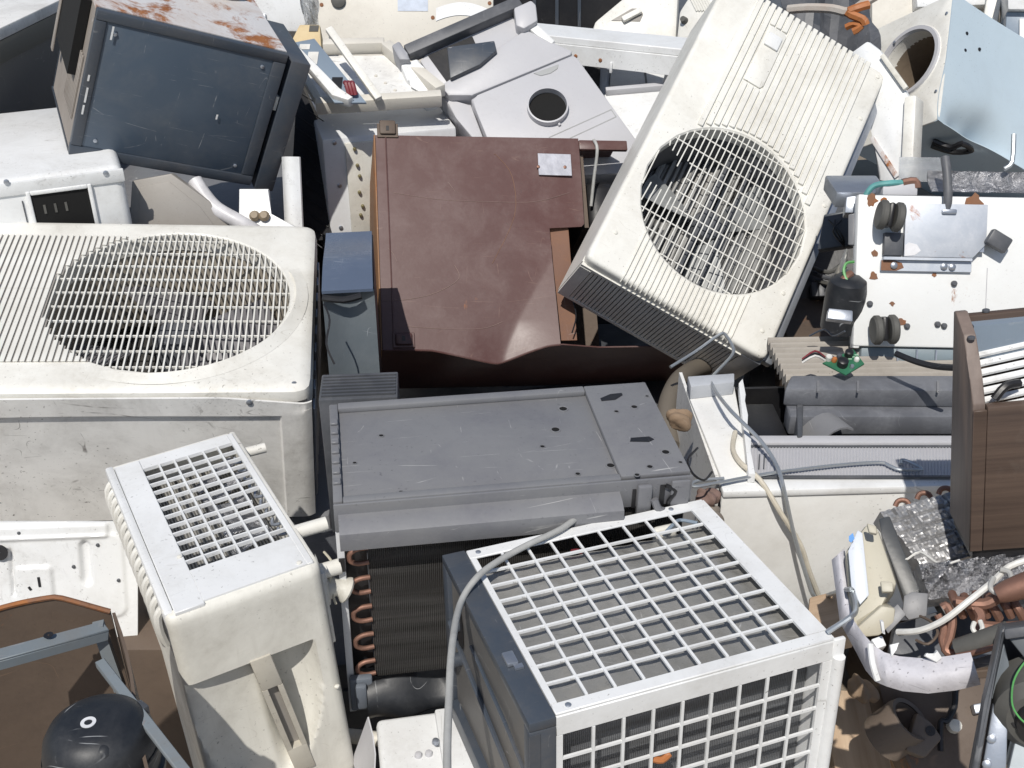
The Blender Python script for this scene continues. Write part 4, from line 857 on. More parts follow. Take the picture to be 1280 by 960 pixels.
screws(t, [(.03, .085, .001), (.194, .128, .0015), (.105, .042, .001), (.165, .047, .001), (.178, .044, .001), (.066, .044, .002)], .006, DGREY, h=.006)
def caster(x, y, rot, stub=False):
    c = emp('caster', t); c.location = (x, y, .004); c.rotation_euler = (0, 0, R(rot))
    G().lathe([(.012, 0), (.012, .012), (.007, .016)], 14).done('swivel', GALV, c)
    if stub: G().box(-.016, .016, -.024, .02, .012, .03, .004).done('fork', DGREY, c); return
    G().box(-.006, .006, -.022, .026, .012, .045, .005).done('fork', BLACK, c)
    for s_ in (-1, 1): G().lathe([(.010, -.008), (.025, -.008), (.029, -.004), (.029, .004), (.025, .008), (.010, .007)], 28, T3(s_ * .0152, 0, .034) @ Matrix.Rotation(R(90), 4, 'Y')).done('wheel', RUBBER, c)
caster(.052, .255, -8); caster(.05, .034, 4); caster(.266, .212, 60, True)
G().tube([(.170, .268, .012), (.170, .30, .016), (.168, .345, .010), (.167, .375, .0)], .0085, 12, 4).done('threaded_rod', DGREY, t)
G().box(.157, .186, .262, .272, .018, .026, .003).done('rod_nut', GALV, t)
dt = G(); dt.surf(lambda u, v: V((.155 + .36 * u, L + .012 + .045 * v, -.03 - .03 * math.sin(2 * v) + .003 * math.sin(60 * u))), [i / 60 for i in range(61)], [i / 5 for i in range(6)], .004, (0, 0, -1)); dt.done('foil_insulation', FOILD, t)
G().box(.06, .13, L + .004, L + .03, -.09, -.04, .003).done('pipe_box', GREYL, t)
G().tube([(.02, L - .02, -.06), (.04, L + .02, -.05), (.07, L + .028, -.04), (.10, L + .03, -.045)], .006, 8, 4).done('green_pipe', flat('verdigris_pipe', (.12, .35, .34), .5), t)
G().tube([(.10, L + .03, -.045), (.125, L + .034, -.045), (.13, L + .02, -.045)], .008, 8, 3).done('copper_elbow', COPPER, t)
G().tube([(.30, L + .06, -.04), (.315, L + .075, -.04), (.318, L + .13, -.045)], .005, 8, 3).done('bent_rod', WIRE, t)
G().surf(lambda u, v: V((.11 + .10 * u, L + .04 + .05 * v, -.10)), [0, .5, 1], [0, .5, 1], .001, (0, 0, -1)).done('clear_tab', FILMM, t)

# ---------------------------------------------------------------- parts lying between the leaning unit and the caster unit
F = hfr(1046, 240, 2.42, 1110, 240)
o = G().box(0, .11, 0, .1, -.035, 0, .004).done('steel_box', GALV, None, F.M); tag(o, 'small blue grey steel box behind the caster unit corner', 'box')
F = plane(1050, 266, 2.36, (-.2, -.8, .55))
o = G().prism(poly(F, [(1058, 246), (1074, 244), (1072, 266), (1056, 266)]), -.05, 0, None, .002).done('zinc_block', GALV, None, F.M); tag(o, 'little zinc block against the left edge of the caster unit', 'block')
F = plane(1042, 320, 2.62, (-.3, -.8, .5))
t = thing('switch_box', 'open blue grey switch box with loose black wires, behind the leaning unit', 'box', F)
G().prism(poly(F, [(1030, 268), (1066, 262), (1068, 306), (1022, 312)]), -.06, 0, None, .003).done('case', paint('shade_darkened_slate', (.045, .055, .07), .45, .4), t)  # slate darkened to hold the shade of the leaning unit
for i in range(3): a, b, c = F(1036 + 8 * i, 276), F(1050 - 4 * i, 292), F(1056, 304 + 3 * i); G().tube([(a.x, a.y, .01), (b.x, b.y, .03), (c.x, c.y, .012)], .0022, 6, 4).done('loose_wire', BLACK, t)
F = plane(1056, 300, 2.33, (-.6, -.6, .5))
o = G().prism(poly(F, [(1060, 268), (1069, 266), (1067, 306), (1060, 306)]), -.03, 0, None, .002).done('grey_plate', GREYP, None, F.M); tag(o, 'narrow grey plate upright beside the caster unit', 'plate')
F = plane(1045, 350, 2.32, (-.2, -.7, .65))
t = thing('torn_bag', 'torn white plastic strip with orange copper ends in the dark gap', 'scrap', F)
G().surf(lambda u, v: (lambda p: V((p.x, p.y, .02 * math.sin(4 * u + 6 * v))))(F(1034 + 22 * v + 10 * u - 6 * u * v, 364 - 52 * v + 6 * u)), [i / 5 for i in range(6)], [i / 10 for i in range(11)], .001, (0, 0, -1)).done('strip', flat('grubby_white_film', (.45, .44, .41), .5), t)
a, b, c = F(1044, 362), F(1054, 354), F(1062, 346); G().tube([(a.x, a.y, .02), (b.x, b.y, .03), (c.x, c.y, .02)], .008, 8, 3).done('copper_end', COPPER, t)
a = [F(x, y) for x, y in ((1066, 334), (1056, 336), (1053, 346), (1058, 358), (1066, 360))]; G().tube([(p.x, p.y, .035) for p in a], .003, 6, 4).done('green_lead', GREENW, t)
c = at(1056, 376, 2.32); o = G().lathe([(.001, .055), (.022, .054), (.036, .044), (.04, .02), (.04, -.06), (.02, -.07)], 24).done('small_compressor', BLACKP, None, Matrix.Translation(c)); tag(o, 'small black cylindrical motor left of the lower caster', 'motor')
F = plane(1050, 394, 2.2, (-.1, -.7, .7))
o = G().prism(poly(F, [(1036, 385), (1066, 388), (1066, 402), (1034, 398)]), -.02, 0, None, .002).done('zinc_strip', GALV, None, F.M); tag(o, 'short zinc strip under the lower caster', 'strip')
F = plane(1005, 380, 3.0, (-.1, -.7, .7))
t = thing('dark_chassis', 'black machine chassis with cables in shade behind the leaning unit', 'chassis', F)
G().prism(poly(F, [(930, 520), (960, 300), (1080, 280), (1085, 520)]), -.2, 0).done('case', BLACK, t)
for i in range(5): a, b, c = F(1000 + 9 * i, 330 + 12 * i), F(1030 + 5 * i, 350 + 8 * i), F(1055 + 2 * i, 330 + 14 * i); G().tube([(a.x, a.y, .02), (b.x, b.y, .06), (c.x, c.y, .03)], .006, 7, 4).done('cable', DGREY if i % 2 else RUBBER, t)
for i in range(4): a = F(1012 + 9 * i, 366); G().box(a.x, a.x + .018, a.y - .02, a.y + .02, .002, .03, .003).done('terminal', DGREY, t)
for i in range(7): a, b = F(950 + 10 * i, 470 - 4 * i), F(972 + 11 * i, 430); G().tube([(a.x, a.y, .05), ((a.x + b.x) / 2, (a.y + b.y) / 2, .08), (b.x, b.y, .05)], .003, 6, 3).done('loose_wire', (BLACK, NAVY, RUBBER)[i % 3], t)

# ---------------------------------------------------------------- white cabinet with the open top, right of centre
F = hfr(903, 612, 1.9, 1190, 604); W, D, H = .74, .40, .31
t = thing('white_cabinet', 'stained white cabinet with an open top, grey ribbed strip along its front edge', 'cabinet', F)
G().box(0, W, -.002, .006, -H, -.014, .003).done('front_panel', paint('stained_white_front', (.78, .78, .76), .45, .5, 3.5, (.36, .33, .28), .8, .2, (.5, .48, .45)), t); G().box(0, W, -.006, .03, -.0138, 0, .003).done('front_rim', WHITE, t)
G().box(-.002, .004, .0305, D, -H, -.006).done('side_panel', WHITED, t)
G().prism(poly(F, [(862, 498), (858, 487), (918, 483), (940, 604), (905, 607)]), -.012, .001, None, .002).done('left_rail', paint('bright_scuffed_white', (.80, .80, .78), .45, .4, 6, (.45, .40, .33), .5, .2), t)
tp = [(858, 487), (916, 483), (916, 494), (862, 500)]; G().prism(poly(F, tp), .0012, .03, None, .002).done('rail_upstand', paint('shaded_zinc', (.45, .47, .50), .45, .5, 8, (.2, .2, .2)), t)
pj = [(922, 490), (927, 484), (931, 505), (929, 512), (934, 530), (932, 545), (938, 560), (936, 575), (943, 604), (934, 604)]
G().prism(poly(F, pj), .0012, .02, None, .001).done('torn_edge', WHITE, t)
a = F(938, 552); b = F(1190, 600)
st = emp('ribbed_strip', t)
G().prism(poly(F, [(934, 551), (1215, 551), (1215, 560), (936, 560)]), -.004, .012, None, .002).done('strip_rail', GREYL, st)
def corr(u, v): p = F(938 + 280 * u, 562 + 36 * v); return V((p.x, p.y, .004 + .0012 * math.cos(u * 2 * math.pi * 70)))
G().surf(corr, [i / 280 for i in range(281)], [0, .5, 1], .004, (0, 0, -1)).done('ribbed_face', GREYL, st)
for y in (561, 599): bar2(G(), F.p2(938, y), F.p2(1216, y), .005, .003, .0065).done('shadow_line', DGREY, st)
for x in (949, 955): bar2(G(), F.p2(x, 572), F.p2(x - 1, 590), .0022, .006, .0075).done('tick_mark', DGREY, st)
G().box(.05, W, .06, D + .1, -.2, -.19).done('inner_floor', BLACK, t); G().box(.05, W, D + .002, D + .01, -.2, -.05).done('inner_back', BLACK, t)
fanr = emp('blower', t)
for i in range(7): q = F(1070 + 22 * i, 532, 2, -.05); G().box(q.x, q.x + .006, q.y - .05, q.y + .03, -.11, -.03, .001, 1).done('blower_rib', DGREY, fanr)
q = F(1008, 535, 2, -.01); G().surf(lambda u, v: V((q.x + .07 * u - .02 * v, q.y - .045 + .05 * v, -.03 + .05 * math.sin(2 * u))), [i / 6 for i in range(7)], [i / 4 for i in range(5)], .004, (0, 0, -1)).done('scroll_cover', GREYP, t)
q = F(960, 540, 2, -.03); G().box(q.x - .05, q.x + .035, q.y - .06, q.y + .10, -.12, -.03, .004).done('dark_housing', BLACK, t)
db = emp('dark_bar', t); DUSTBAR = paint('dusty_slate_plastic', (.12, .125, .14), .5, .9, 14, (.26, .27, .29), .3, .5, (.45, .45, .46), var=.2)
G().prism(poly(F, [(980, 492), (988, 474), (1215, 474), (1215, 494)], .04), .012, .05, None, .006).done('upper_ledge', DUSTBAR, db)
G().prism(poly(F, [(984, 502), (984, 494), (1215, 495), (1215, 516), (988, 516)], .02), -.03, .012, None, .006).done('lower_ledge', DUSTBAR, db)
G().prism(poly(F, [(995, 500), (1004, 498), (1003, 548), (996, 549)], .01), -.06, .016, None, .004).done('end_post', DGREY, db)
for x in (1022, 1072, 1172): bar2(G(), F.p2(x, 478, .05), F.p2(x, 491, .05), .004, .0502, .054).done('rib', GREYP, db)
WC = F
def wt(px, py, z=.012): return WC.M @ WC(px, py, 2, z)
def wf(px, py, y=-.012): return WC.M @ WC(px, py, 1, y)
# flat beige finned coil behind the bar
F2 = hfr(985, 478, 2.2, 1200, 474)
t = thing('fin_coil', 'flat beige ridged coil lying behind the dark bar', 'coil', F2)
def rid(u, v): return V((.0 + .46 * u, .17 * v, .006 * math.cos(v * 2 * math.pi * 8)))
G().surf(rid, [0, .5, 1], [i / 110 for i in range(111)], .02, (0, 0, -1)).done('ridged_sheet', paint('dusty_beige_fins', (.36, .33, .29), .55, .6, 9, (.16, .14, .12), .6, .2), t)
F = plane(1052, 455, 2.16, (.0, -.28, .96))
t = thing('circuit_board', 'green circuit board with black coils on the beige ridged coil', 'circuit board', F)
pb = poly(F, [(1028, 455), (1057, 470), (1080, 456), (1066, 438)]); G().prism(pb, 0, .003).done('board', PCB, t)
for (x, y, r, h, m) in ((1052, 458, .010, .016, BLACK), (1060, 446, .008, .014, BLACK), (1048, 449, .005, .01, DGREY), (1070, 452, .005, .008, CORDW), (1064, 461, .004, .008, GALV), (1042, 453, .005, .01, ORANGE), (1035, 451, .006, .012, CORDW)):
    q = F(x, y); G().lathe([(r, .003), (r, h), (r * .7, h + .002)], 14, T3(q.x, q.y, .0002)).done('component', m, t)
for i in range(5): a, b = F(1058 + 4 * i, 463 - 3 * i), F(1050 + 4 * i, 448 - 2 * i); G().box(min(a.x, b.x), max(a.x, b.x), (a.y + b.y) / 2 - .0012, (a.y + b.y) / 2 + .0012, .0031, .0042).done('solder_track', flat('pale_solder', (.35, .55, .4), .4), t)
for i in range(3): a, b, c = F(1030, 450 + 2 * i), F(1016, 448 + 3 * i), F(1002, 452 + 2 * i); G().tube([(a.x, a.y, .008), (b.x, b.y, .02), (c.x, c.y, .006)], .002, 6, 3).done('ribbon_wire', (REDP, BLACK, CORDW)[i], t)
wirething('black_cable', 'black cable drooping across the shade below the caster unit', 'cable', [at(1120, 442, 2.12), at(1145, 452, 2.1), at(1170, 458, 2.08), at(1200, 460, 2.05)], .006, BLACK)

# ---------------------------------------------------------------- wires and hoses
wirething('bent_wire', 'thick galvanised wire bent in a crank over the leaning unit and down the white cabinet', 'wire',
          [at(838, 459, 2.32), at(870, 439, 2.36), at(900, 418, 2.38), at(908, 420, 2.37), at(917, 437, 2.33), at(912, 448, 2.3), at(893, 468, 2.2), at(889, 476, 2.15), at(895, 490, 2.1), wt(915, 515, .05), wt(950, 550, .035), wt(970, 580, .02), wt(979, 608, .012), wf(993, 670, -.03), wf(1008, 720, -.045), wf(1016, 743, -.05), wf(1024, 747, -.055), at(1058, 737, 1.6), at(1066, 741, 1.57), at(1070, 762, 1.53), at(1062, 772, 1.50), ct(1034, 790, .004)], .0036, WIRE, 8, 3)
wirething('bent_wire', 'slim wire hook with flattened end lying along the ribbed strip', 'wire',
          [wt(1126, 580), wt(1127, 575), wt(1136, 577), wt(1150, 584), wt(1150, 587), wt(1125, 587), wt(1112, 582), wt(1098, 578), wt(1040, 582), wt(960, 592), wt(905, 602), wt(872, 608), wt(864, 606), wt(872, 601), wt(905, 598)], .003, WIRE, 8, 3)
wirething('cream_flex', 'limp cream cord trailing down the stained white cabinet front', 'cord',
          [wt(919, 540, .008), wt(916, 560, .008), wt(925, 578, .008), wt(950, 600, .010), wf(975, 640, -.02), wf(1000, 680, -.022), wf(1012, 715, -.02), wf(1030, 760, -.015), wf(1040, 778, -.01)], .0045, flat('cream_pvc', (.62, .57, .47), .5), 8, 4)
wirething('power_cable', 'grey power cable looped over the grid caged unit and hanging in front', 'cable',
          [ct(770, 660, -.06), ct(757, 648, -.015), ct(743, 641, .006), ct(725, 645), ct(700, 662), ct(660, 681, .010), ct(625, 700, .012), ct(596, 722, .014), ct(575, 756, .0), at(565, 810, 1.40), at(561, 880, 1.34), at(559, 940, 1.29), at(560, 1010, 1.24)], .0047, CORD, 12, 5)

# ---------------------------------------------------------------- walnut cabinet at the right edge
F = Fr((.6283, 1.1838, .8211), (.986, -.068, .15), (.085, .99, -.113)); W, D, H1, H2 = .34, .100, .222, .316
t = thing('wood_cabinet', 'open walnut veneer cabinet with white louvres inside, at the right edge', 'cabinet', F)
side = [(0, 0), (D, 0), (D, H2), (D - .01, H2 + .002), (.052, H2 - .016), (.036, H2 - .04), (.02, H1 + .03), (.003, H1)]
def sidewall(x0, x1): return G().prism(side, x0, x1, Matrix(((0, 0, 1, 0), (1, 0, 0, 0), (0, 1, 0, 0), (0, 0, 0, 1))), .002)
sidewall(0, .016).done('side_panel', TEAKSIDE, t); sidewall(W - .016, W).done('side_panel', TEAKSIDE, t)
G().box(.0165, W - .0165, -.004, .010, .001, H1 - .002, .002).done('front_panel', TEAKBOX, t); G().box(-.001, .0162, -.0042, -.0005, .001, H1 - .006, .001, 1).done('corner_veneer', TEAKBOX, t)
G().box(.0165, W - .0165, D - .014, D - .001, .001, H2 - .004, .002).done('back_panel', TEAKBOX, t); G().box(.0165, W - .0165, .0105, D - .0145, .002, .012).done('bottom_board', TEAKBOX, t)
G().box(.005, W - .005, .003, D - .005, -.016, -.0005).done('plinth', BLACK, t)
G().box(.018, W - .02, D - .03, D - .0145, H2 - .06, H2 - .012).done('grey_insert', STEELB, t)
for i in range(9): G().tube([(.018, D - .022 - i * .0065, H2 - .045 - i * .0105), (W - .02, D - .022 - i * .0065, H2 - .0 - i * .0105)], .005, 8, 1).done('louvre', WHITE, t)
G().tube([(.03, .014, H1 + .0), (.045, .02, H1 + .014), (.065, .03, H1 + .012)], .006, 8, 3).done('rubber_scrap', BLACK, t)
screws(t, [(.008, .045, H2 - .018), (.04, D - .006, H2 - .002)], .005, DGREY)

# ---------------------------------------------------------------- stripped split unit, lower right
F = plane(1150, 680, 1.76, (-.08, -.52, .85))
t = thing('split_unit', 'stripped indoor split unit with foil wrapped coil, copper bends and cracked white shell', 'air conditioner', F)
rnd = [[random.uniform(-.004, .005) for _ in range(40)] for _ in range(40)]
def c1(u, v):
    p = F(1100 + 95 * u + 54 * v - 6 * u * v, 640 - 27 * u + 76 * v - 4 * u * v); i, j = int(u * 23.99), int(v * 19.99)
    g_ = .004 if (int(u * 6) != int(u * 6 + .12) or int(v * 5) != int(v * 5 + .15)) else 0
    return V((p.x, p.y, rnd[i][j] * .6 - g_ + .008 * math.sin(2.6 * v)))
G().surf(c1, [i / 40 for i in range(41)], [i / 36 for i in range(37)], .05, (0, 0, -1)).done('upper_coil', FOIL, t, ang=12)
F3 = plane(1215, 725, 1.66, (-.06, -.62, .78))
def c2(u, v):
    p = F3(1148 + 150 * u + 14 * v, 706 - 18 * u + 44 * v); q = t.matrix_world.inverted() @ (F3.M @ V((p.x, p.y, rnd[int(u * 30)][int(v * 12)] * .9 + .004 * math.sin(30 * u + 11 * v)))); return q
t_w = F.I
def c2(u, v):
    p = F3(1148 + 150 * u + 14 * v, 706 - 18 * u + 44 * v); return F.I @ (F3.M @ V((p.x, p.y, rnd[int(u * 30)][int(v * 12)] * .9 + .004 * math.sin(30 * u + 11 * v))))
G().surf(c2, [i / 50 for i in range(51)], [i / 18 for i in range(19)], .04, (0, 0, -1)).done('lower_coil', FOILD, t, ang=12)
LW_ = lambda px, py, d: F.I @ at(px, py, d)
for x, y in ((1128, 629), (1155, 620), (1182, 614)): G().tube([LW_(x - 9, y + 4, 1.86), LW_(x - 6, y - 2, 1.86), LW_(x, y - 4, 1.86), LW_(x + 6, y - 2, 1.86), LW_(x + 9, y + 4, 1.86)], .0042, 8, 3).done('copper_bend', COPPER, t)
# beige electrical cover
mc = emp('electrical_cover', t)
def sh(pts, d0, n, z0, z1, bev, name, mat, par):
    P_ = plane(pts[0][0], pts[0][1], d0, n); g = G(); g.prism(poly(P_, pts), z0, z1, F.I @ P_.M, bev); return g.done(name, mat, par)
BG = paint('aged_beige_plastic', (.50, .47, .38), .5, .4, 7, (.3, .26, .2), .4, .2)
sh([(1056, 690), (1084, 653), (1098, 660), (1122, 730), (1102, 756), (1066, 788)], 1.60, (-.25, -.55, .8), -.05, 0, .006, 'cover', BG, mc)
sh([(1066, 789), (1102, 757), (1120, 760), (1118, 778), (1100, 795), (1070, 798)], 1.57, (-.15, -.8, .55), -.04, 0, .004, 'cover_foot', BG, mc)
sh([(1060, 690), (1072, 664), (1078, 668), (1086, 745), (1075, 757), (1064, 735)], 1.59, (-.25, -.55, .8), .002, .006, .001, 'white_inset', paint('blueish_white_label', (.62, .66, .72), .4, .3), mc)
sh([(1061, 672), (1066, 668), (1068, 675), (1064, 680), (1061, 678)], 1.583, (-.25, -.55, .8), .006, .007, 0, 'blue_mark', flat('blue_ink', (.05, .25, .62), .5), mc)
sh([(1083, 656), (1095, 660), (1096, 670), (1086, 668)], 1.585, (-.25, -.55, .8), .0, .010, .002, 'cover_tab', BG, mc)
sh([(1100, 728), (1116, 730), (1116, 742), (1102, 742)], 1.575, (-.25, -.55, .8), .0, .010, .002, 'cover_tab', BG, mc)
sh([(1102, 665), (1098, 645), (1112, 642), (1150, 735), (1140, 755), (1130, 748)], 1.68, (-.3, -.5, .8), -.04, -.01, .002, 'dark_side_plate', paint('dark_grey_plate', (.06, .065, .07), .4, .4), t)
sh([(1100, 775), (1122, 755), (1133, 768), (1110, 792)], 1.58, (-.3, -.6, .7), -.004, .002, .001, 'zinc_tab', GREYP, t)
sh([(1130, 745), (1140, 740), (1160, 742), (1158, 770), (1136, 775), (1128, 766)], 1.60, (-.2, -.6, .75), -.006, .002, .001, 'zinc_tab', GREYP, t)
# white shell, a thin curved moulding
top = [(1056, 688), (1060, 745), (1068, 778), (1080, 795), (1092, 808), (1106, 818), (1125, 823), (1160, 826), (1190, 822), (1214, 818)]
bot = [(1040, 702), (1050, 778), (1070, 815), (1082, 838), (1094, 852), (1108, 858), (1128, 864), (1160, 867), (1195, 863), (1226, 856)]
dd = [1.64, 1.60, 1.57, 1.54, 1.52, 1.505, 1.50, 1.49, 1.49, 1.49]
def shell(u, v):
    k = u * 9; i = min(8, int(k)); f = k - i; L_ = lambda a_: (a_[i][0] * (1 - f) + a_[i + 1][0] * f, a_[i][1] * (1 - f) + a_[i + 1][1] * f)
    d_ = dd[i] * (1 - f) + dd[i + 1] * f; a_, b_ = L_(top), L_(bot); px, py = a_[0] * (1 - v) + b_[0] * v, a_[1] * (1 - v) + b_[1] * v
    return LW_(px, py, d_ - .02 * math.sin(math.pi * v * .8) + .015 * v)
G().surf(shell, [i / 45 for i in range(46)], [i / 8 for i in range(9)], .004, F.I.to_3x3() @ V((0, .7, .2))).done('white_shell', paint('scuffed_white_shell', (.66, .65, .69), .5, .8, 16, (.26, .25, .27), 1.0, .9, (.16, .15, .17), streak=.2), t, ang=30)
def shr(px, py): return LW_(px, py, 1.52)
G().tube([LW_(1088, 806, 1.51), LW_(1091, 830, 1.50), LW_(1097, 850, 1.505)], .004, 8, 3).done('shell_seam', WHITE, t)
sh([(1088, 800), (1102, 795), (1108, 808), (1096, 812)], 1.52, (-.1, -.5, .85), -.02, .004, .002, 'terminal_block', WHITE, t)
sh([(1102, 790), (1100, 776), (1104, 776), (1106, 792)], 1.50, (-.1, -.9, .3), -.004, .004, .001, 'white_peg', WHITE, t)
sh([(1112, 806), (1124, 803), (1120, 812), (1114, 822)], 1.50, (-.1, -.7, .6), -.003, .003, .001, 'white_scrap', WHITE, t)
sh([(1155, 820), (1158, 816), (1168, 818), (1170, 812), (1177, 822), (1170, 828)], 1.48, (0, -.7, .7), -.003, .003, .001, 'white_scrap', WHITE, t)
sh([(1110, 830), (1120, 780), (1170, 765), (1260, 790), (1250, 830)], 1.66, (0, -.5, .86), -.02, 0, .002, 'chassis_floor', DGREY, t)
for i in range(6):
    x, y = 1190 + i * 15, 742 + (i % 2) * 3
    G().tube([LW_(x, y, 1.585), LW_(x + 4, y + 10, 1.57), LW_(x + 9, y + 18, 1.57), LW_(x + 14, y + 28, 1.58)], .0058, 8, 3).done('copper_stub', COPPER, t)
for pts, r in (([(1178, 760), (1184, 758), (1190, 775), (1187, 795), (1182, 812), (1196, 818), (1200, 812)], .006), ([(1172, 768), (1180, 785), (1178, 800), (1184, 814), (1198, 820)], .005),
               ([(1218, 756), (1226, 770), (1222, 785), (1226, 795)], .0065), ([(1195, 752), (1230, 755), (1250, 745), (1270, 735), (1300, 722)], .0075), ([(1228, 782), (1250, 784), (1290, 782)], .007), ([(1215, 760), (1235, 752), (1252, 742)], .006)):
    G().tube([LW_(x, y, 1.545) for x, y in pts], r, 9, 4).done('copper_pipe', COPPER, t)
G().tube([LW_(1246, 744, 1.53), LW_(1262, 738, 1.53), LW_(1300, 726, 1.53)], lambda q: .010 + .008 * q, 10, 3).done('copper_header', COPPER, t)
G().tube([LW_(1198, 812, 1.53), LW_(1225, 803, 1.52), LW_(1262, 790, 1.51)], .014, 12, 3).done('pipe_insulation', RUBBER, t)
G().tube([LW_(1196, 820, 1.515), LW_(1225, 814, 1.505), LW_(1265, 801, 1.50)], .0035, 8, 3).done('copper_pipe', COPPER, t)
G().tube([LW_(1122, 790, 1.55), LW_(1150, 788, 1.53), LW_(1180, 775, 1.52), LW_(1210, 752, 1.52), LW_(1240, 728, 1.54), LW_(1262, 708, 1.57), LW_(1300, 695, 1.58)], .0042, 8, 4).done('grey_cable', CORD if False else CORDW, t)
G().tube([LW_(1242, 722, 1.54), LW_(1238, 735, 1.53), LW_(1250, 742, 1.53), LW_(1264, 732, 1.54), LW_(1262, 716, 1.55), LW_(1250, 712, 1.55)], .0035, 8, 4).done('cable_loop', CORD, t)
G().tube([LW_(1218, 778, 1.525), LW_(1216, 786, 1.52), LW_(1222, 792, 1.52), LW_(1228, 786, 1.52), LW_(1225, 776, 1.525)], .003, 8, 4).done('cable_tie', CORDW, t)
sh([(1212, 826), (1262, 812), (1262, 824), (1215, 838)], 1.52, (0, -.7, .7), -.006, .0, .001, 'grey_bar', GREYP, t)
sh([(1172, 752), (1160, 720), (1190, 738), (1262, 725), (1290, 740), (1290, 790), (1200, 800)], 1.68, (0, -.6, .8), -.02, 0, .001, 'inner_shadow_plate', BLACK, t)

# ---------------------------------------------------------------- dark grey frame with a motor, lower right corner
F = plane(1240, 870, 1.36, (-.35, -.75, .55))
t = thing('motor_frame', 'dark grey steel frame holding a black motor with a green wire, bottom corner', 'frame', F)
G().prism(poly(F, [(1250, 788), (1258, 783), (1238, 880), (1222, 975), (1212, 975), (1230, 880)]), -.05, 0, None, .003).done('corner_post', DGREY, t)
G().prism(poly(F, [(1254, 786), (1330, 775), (1330, 789), (1256, 800)]), -.05, .002, None, .003).done('top_rail', DGREY, t)
G().prism(poly(F, [(1259, 797), (1330, 790), (1330, 850), (1284, 828)]), -.06, -.01, None, .003).done('top_plate', paint('grey_steel_lid', (.12, .13, .14), .4, .3), t)
G().prism(poly(F, [(1256, 805), (1262, 830), (1268, 870), (1252, 880), (1240, 878)]), -.08, -.02, None, .002).done('inner_wall', paint('slate_inner', (.13, .15, .17), .5, .4), t)
G().prism(poly(F, [(1242, 882), (1262, 880), (1258, 975), (1226, 975)]), -.06, -.012, None, .002).done('lower_strip', GALV, t)
G().prism(poly(F, [(1240, 975), (1330, 975), (1330, 800), (1262, 800)]), -.14, -.10).done('back_sheet', BLACK, t)
G().prism(poly(F, [(1262, 975), (1330, 975), (1330, 905), (1276, 915)]), -.08, -.03, None, .002).done('bright_plate', paint('pale_zinc_plate', (.50, .55, .58), .45, .4, 9), t)
q = F(1290, 886); Mq = T3(q.x + .012, q.y, -.03) @ Matrix.Rotation(R(30), 4, 'X')
G().lathe([(.012, .03), (.038, .03), (.05, .02), (.052, -.02), (.04, -.03)], 28, Mq).done('motor', RUBBER, t); G().lathe([(.001, .036), (.028, .036), (.03, .03)], 20, Mq).done('motor_cap', BLACK, t)
G().prism(poly(F, [(1246, 888), (1252, 880), (1290, 905), (1290, 918), (1268, 912)]), -.03, -.005, None, .003).done('motor_bracket', BLACK, t)
a = [F(x, y) for x, y in ((1300, 805), (1278, 828), (1266, 850), (1264, 875), (1270, 890), (1282, 902), (1300, 910))]; G().tube([(p.x, p.y, .012) for p in a], .0011, 8, 4).done('green_wire', GREENW, t)
screws(t, [(F(1240, 926).x, F(1240, 926).y, -.01), (F(1234, 958).x, F(1234, 958).y, -.01)], .005, GALV)

# ---------------------------------------------------------------- ground level: lumber, pump carcass
def plank(label, p, q, w, h, twist=0):
    p, q = V(p), V(q); X = (q - p).normalized(); Fp = Fr(p, (-X.y, X.x, 0), X); l = (q - p).length
    o = G().box(-w / 2, w / 2, 0, l, -h, 0, .003, 1).done('plank', LUMBER, None, Fp.M); return tag(o, label, 'plank')
def gz(px, py, z): r = ray(px, py); return CP + r * ((z - CAM_H) / r.z)
plank('pale pine plank running toward us beside the grid cage', gz(1052, 885, .16), gz(1080, 1010, .16), .10, .05)
plank('short pine cross plank on the ground behind the first plank', gz(1030, 925, .10), gz(1135, 905, .10), .10, .05)
plank('shaded pine plank end running under the pump carcass', gz(1092, 878, .13), gz(1150, 990, .13), .07, .04)
plank('split pine board end poking out below the stained white cabinet', at(1018, 792, 1.86), at(1068, 780, 1.84), .11, .03)
o_ = gz(1170, 975, .02)
F = plane(1170, 900, 2.0, (-.1, -.6, .8))
t = thing('pump_carcass', 'shaded brown steel carcass with a broken cast pump mouth, under the split unit', 'carcass', F)
G().prism(poly(F, [(1098, 855), (1260, 845), (1260, 985), (1150, 985), (1108, 900)]), -.10, 0, None, .004).done('sheet', RUSTB, t)
q = F(1128, 905); Mq = T3(q.x, q.y, .02) @ Matrix.Rotation(R(-30), 4, 'X') @ Matrix.Rotation(R(35), 4, 'Y')
CAST = paint('dull_brown_casting', (.16, .125, .10), .6, .5)
G().lathe([(.030, .012), (.037, .014), (.040, .0), (.040, -.05), (.03, -.05), (.030, .010)], 28, Mq, False).done('pump_mouth', CAST, t); G().lathe([(.0001, -.02), (.0298, -.02)], 24, Mq, False).done('pump_bore', VOID, t)
a = [F(x, y) for x, y in ((1140, 892), (1158, 905), (1172, 925), (1150, 950), (1125, 940))]; G().prism([(p.x, p.y) for p in a], .004, .035, None, .006).done('pump_flange', paint('dull_brown_casting', (.16, .125, .10)), t)
q = F(1156, 916); G().lathe([(.001, .0365), (.008, .0365)], 12, T3(q.x, q.y, 0), False).done('flange_hole', BLACK, t)
a = [F(x, y) for x, y in ((1190, 862), (1189, 885), (1180, 902), (1172, 905), (1172, 940))]; G().tube([(p.x, p.y, .02) for p in a], .005, 8, 3).done('hose_clip', BLACK, t)
q = F(1191, 908); G().lathe([(.001, .02), (.010, .018), (.012, .004)], 12, T3(q.x, q.y, 0)).done('round_stud', BEIGE, t)
G().prism(poly(F, [(1212, 882), (1232, 878), (1234, 890), (1215, 894)]), .001, .02, None, .002).done('zinc_lug', GALV, t)

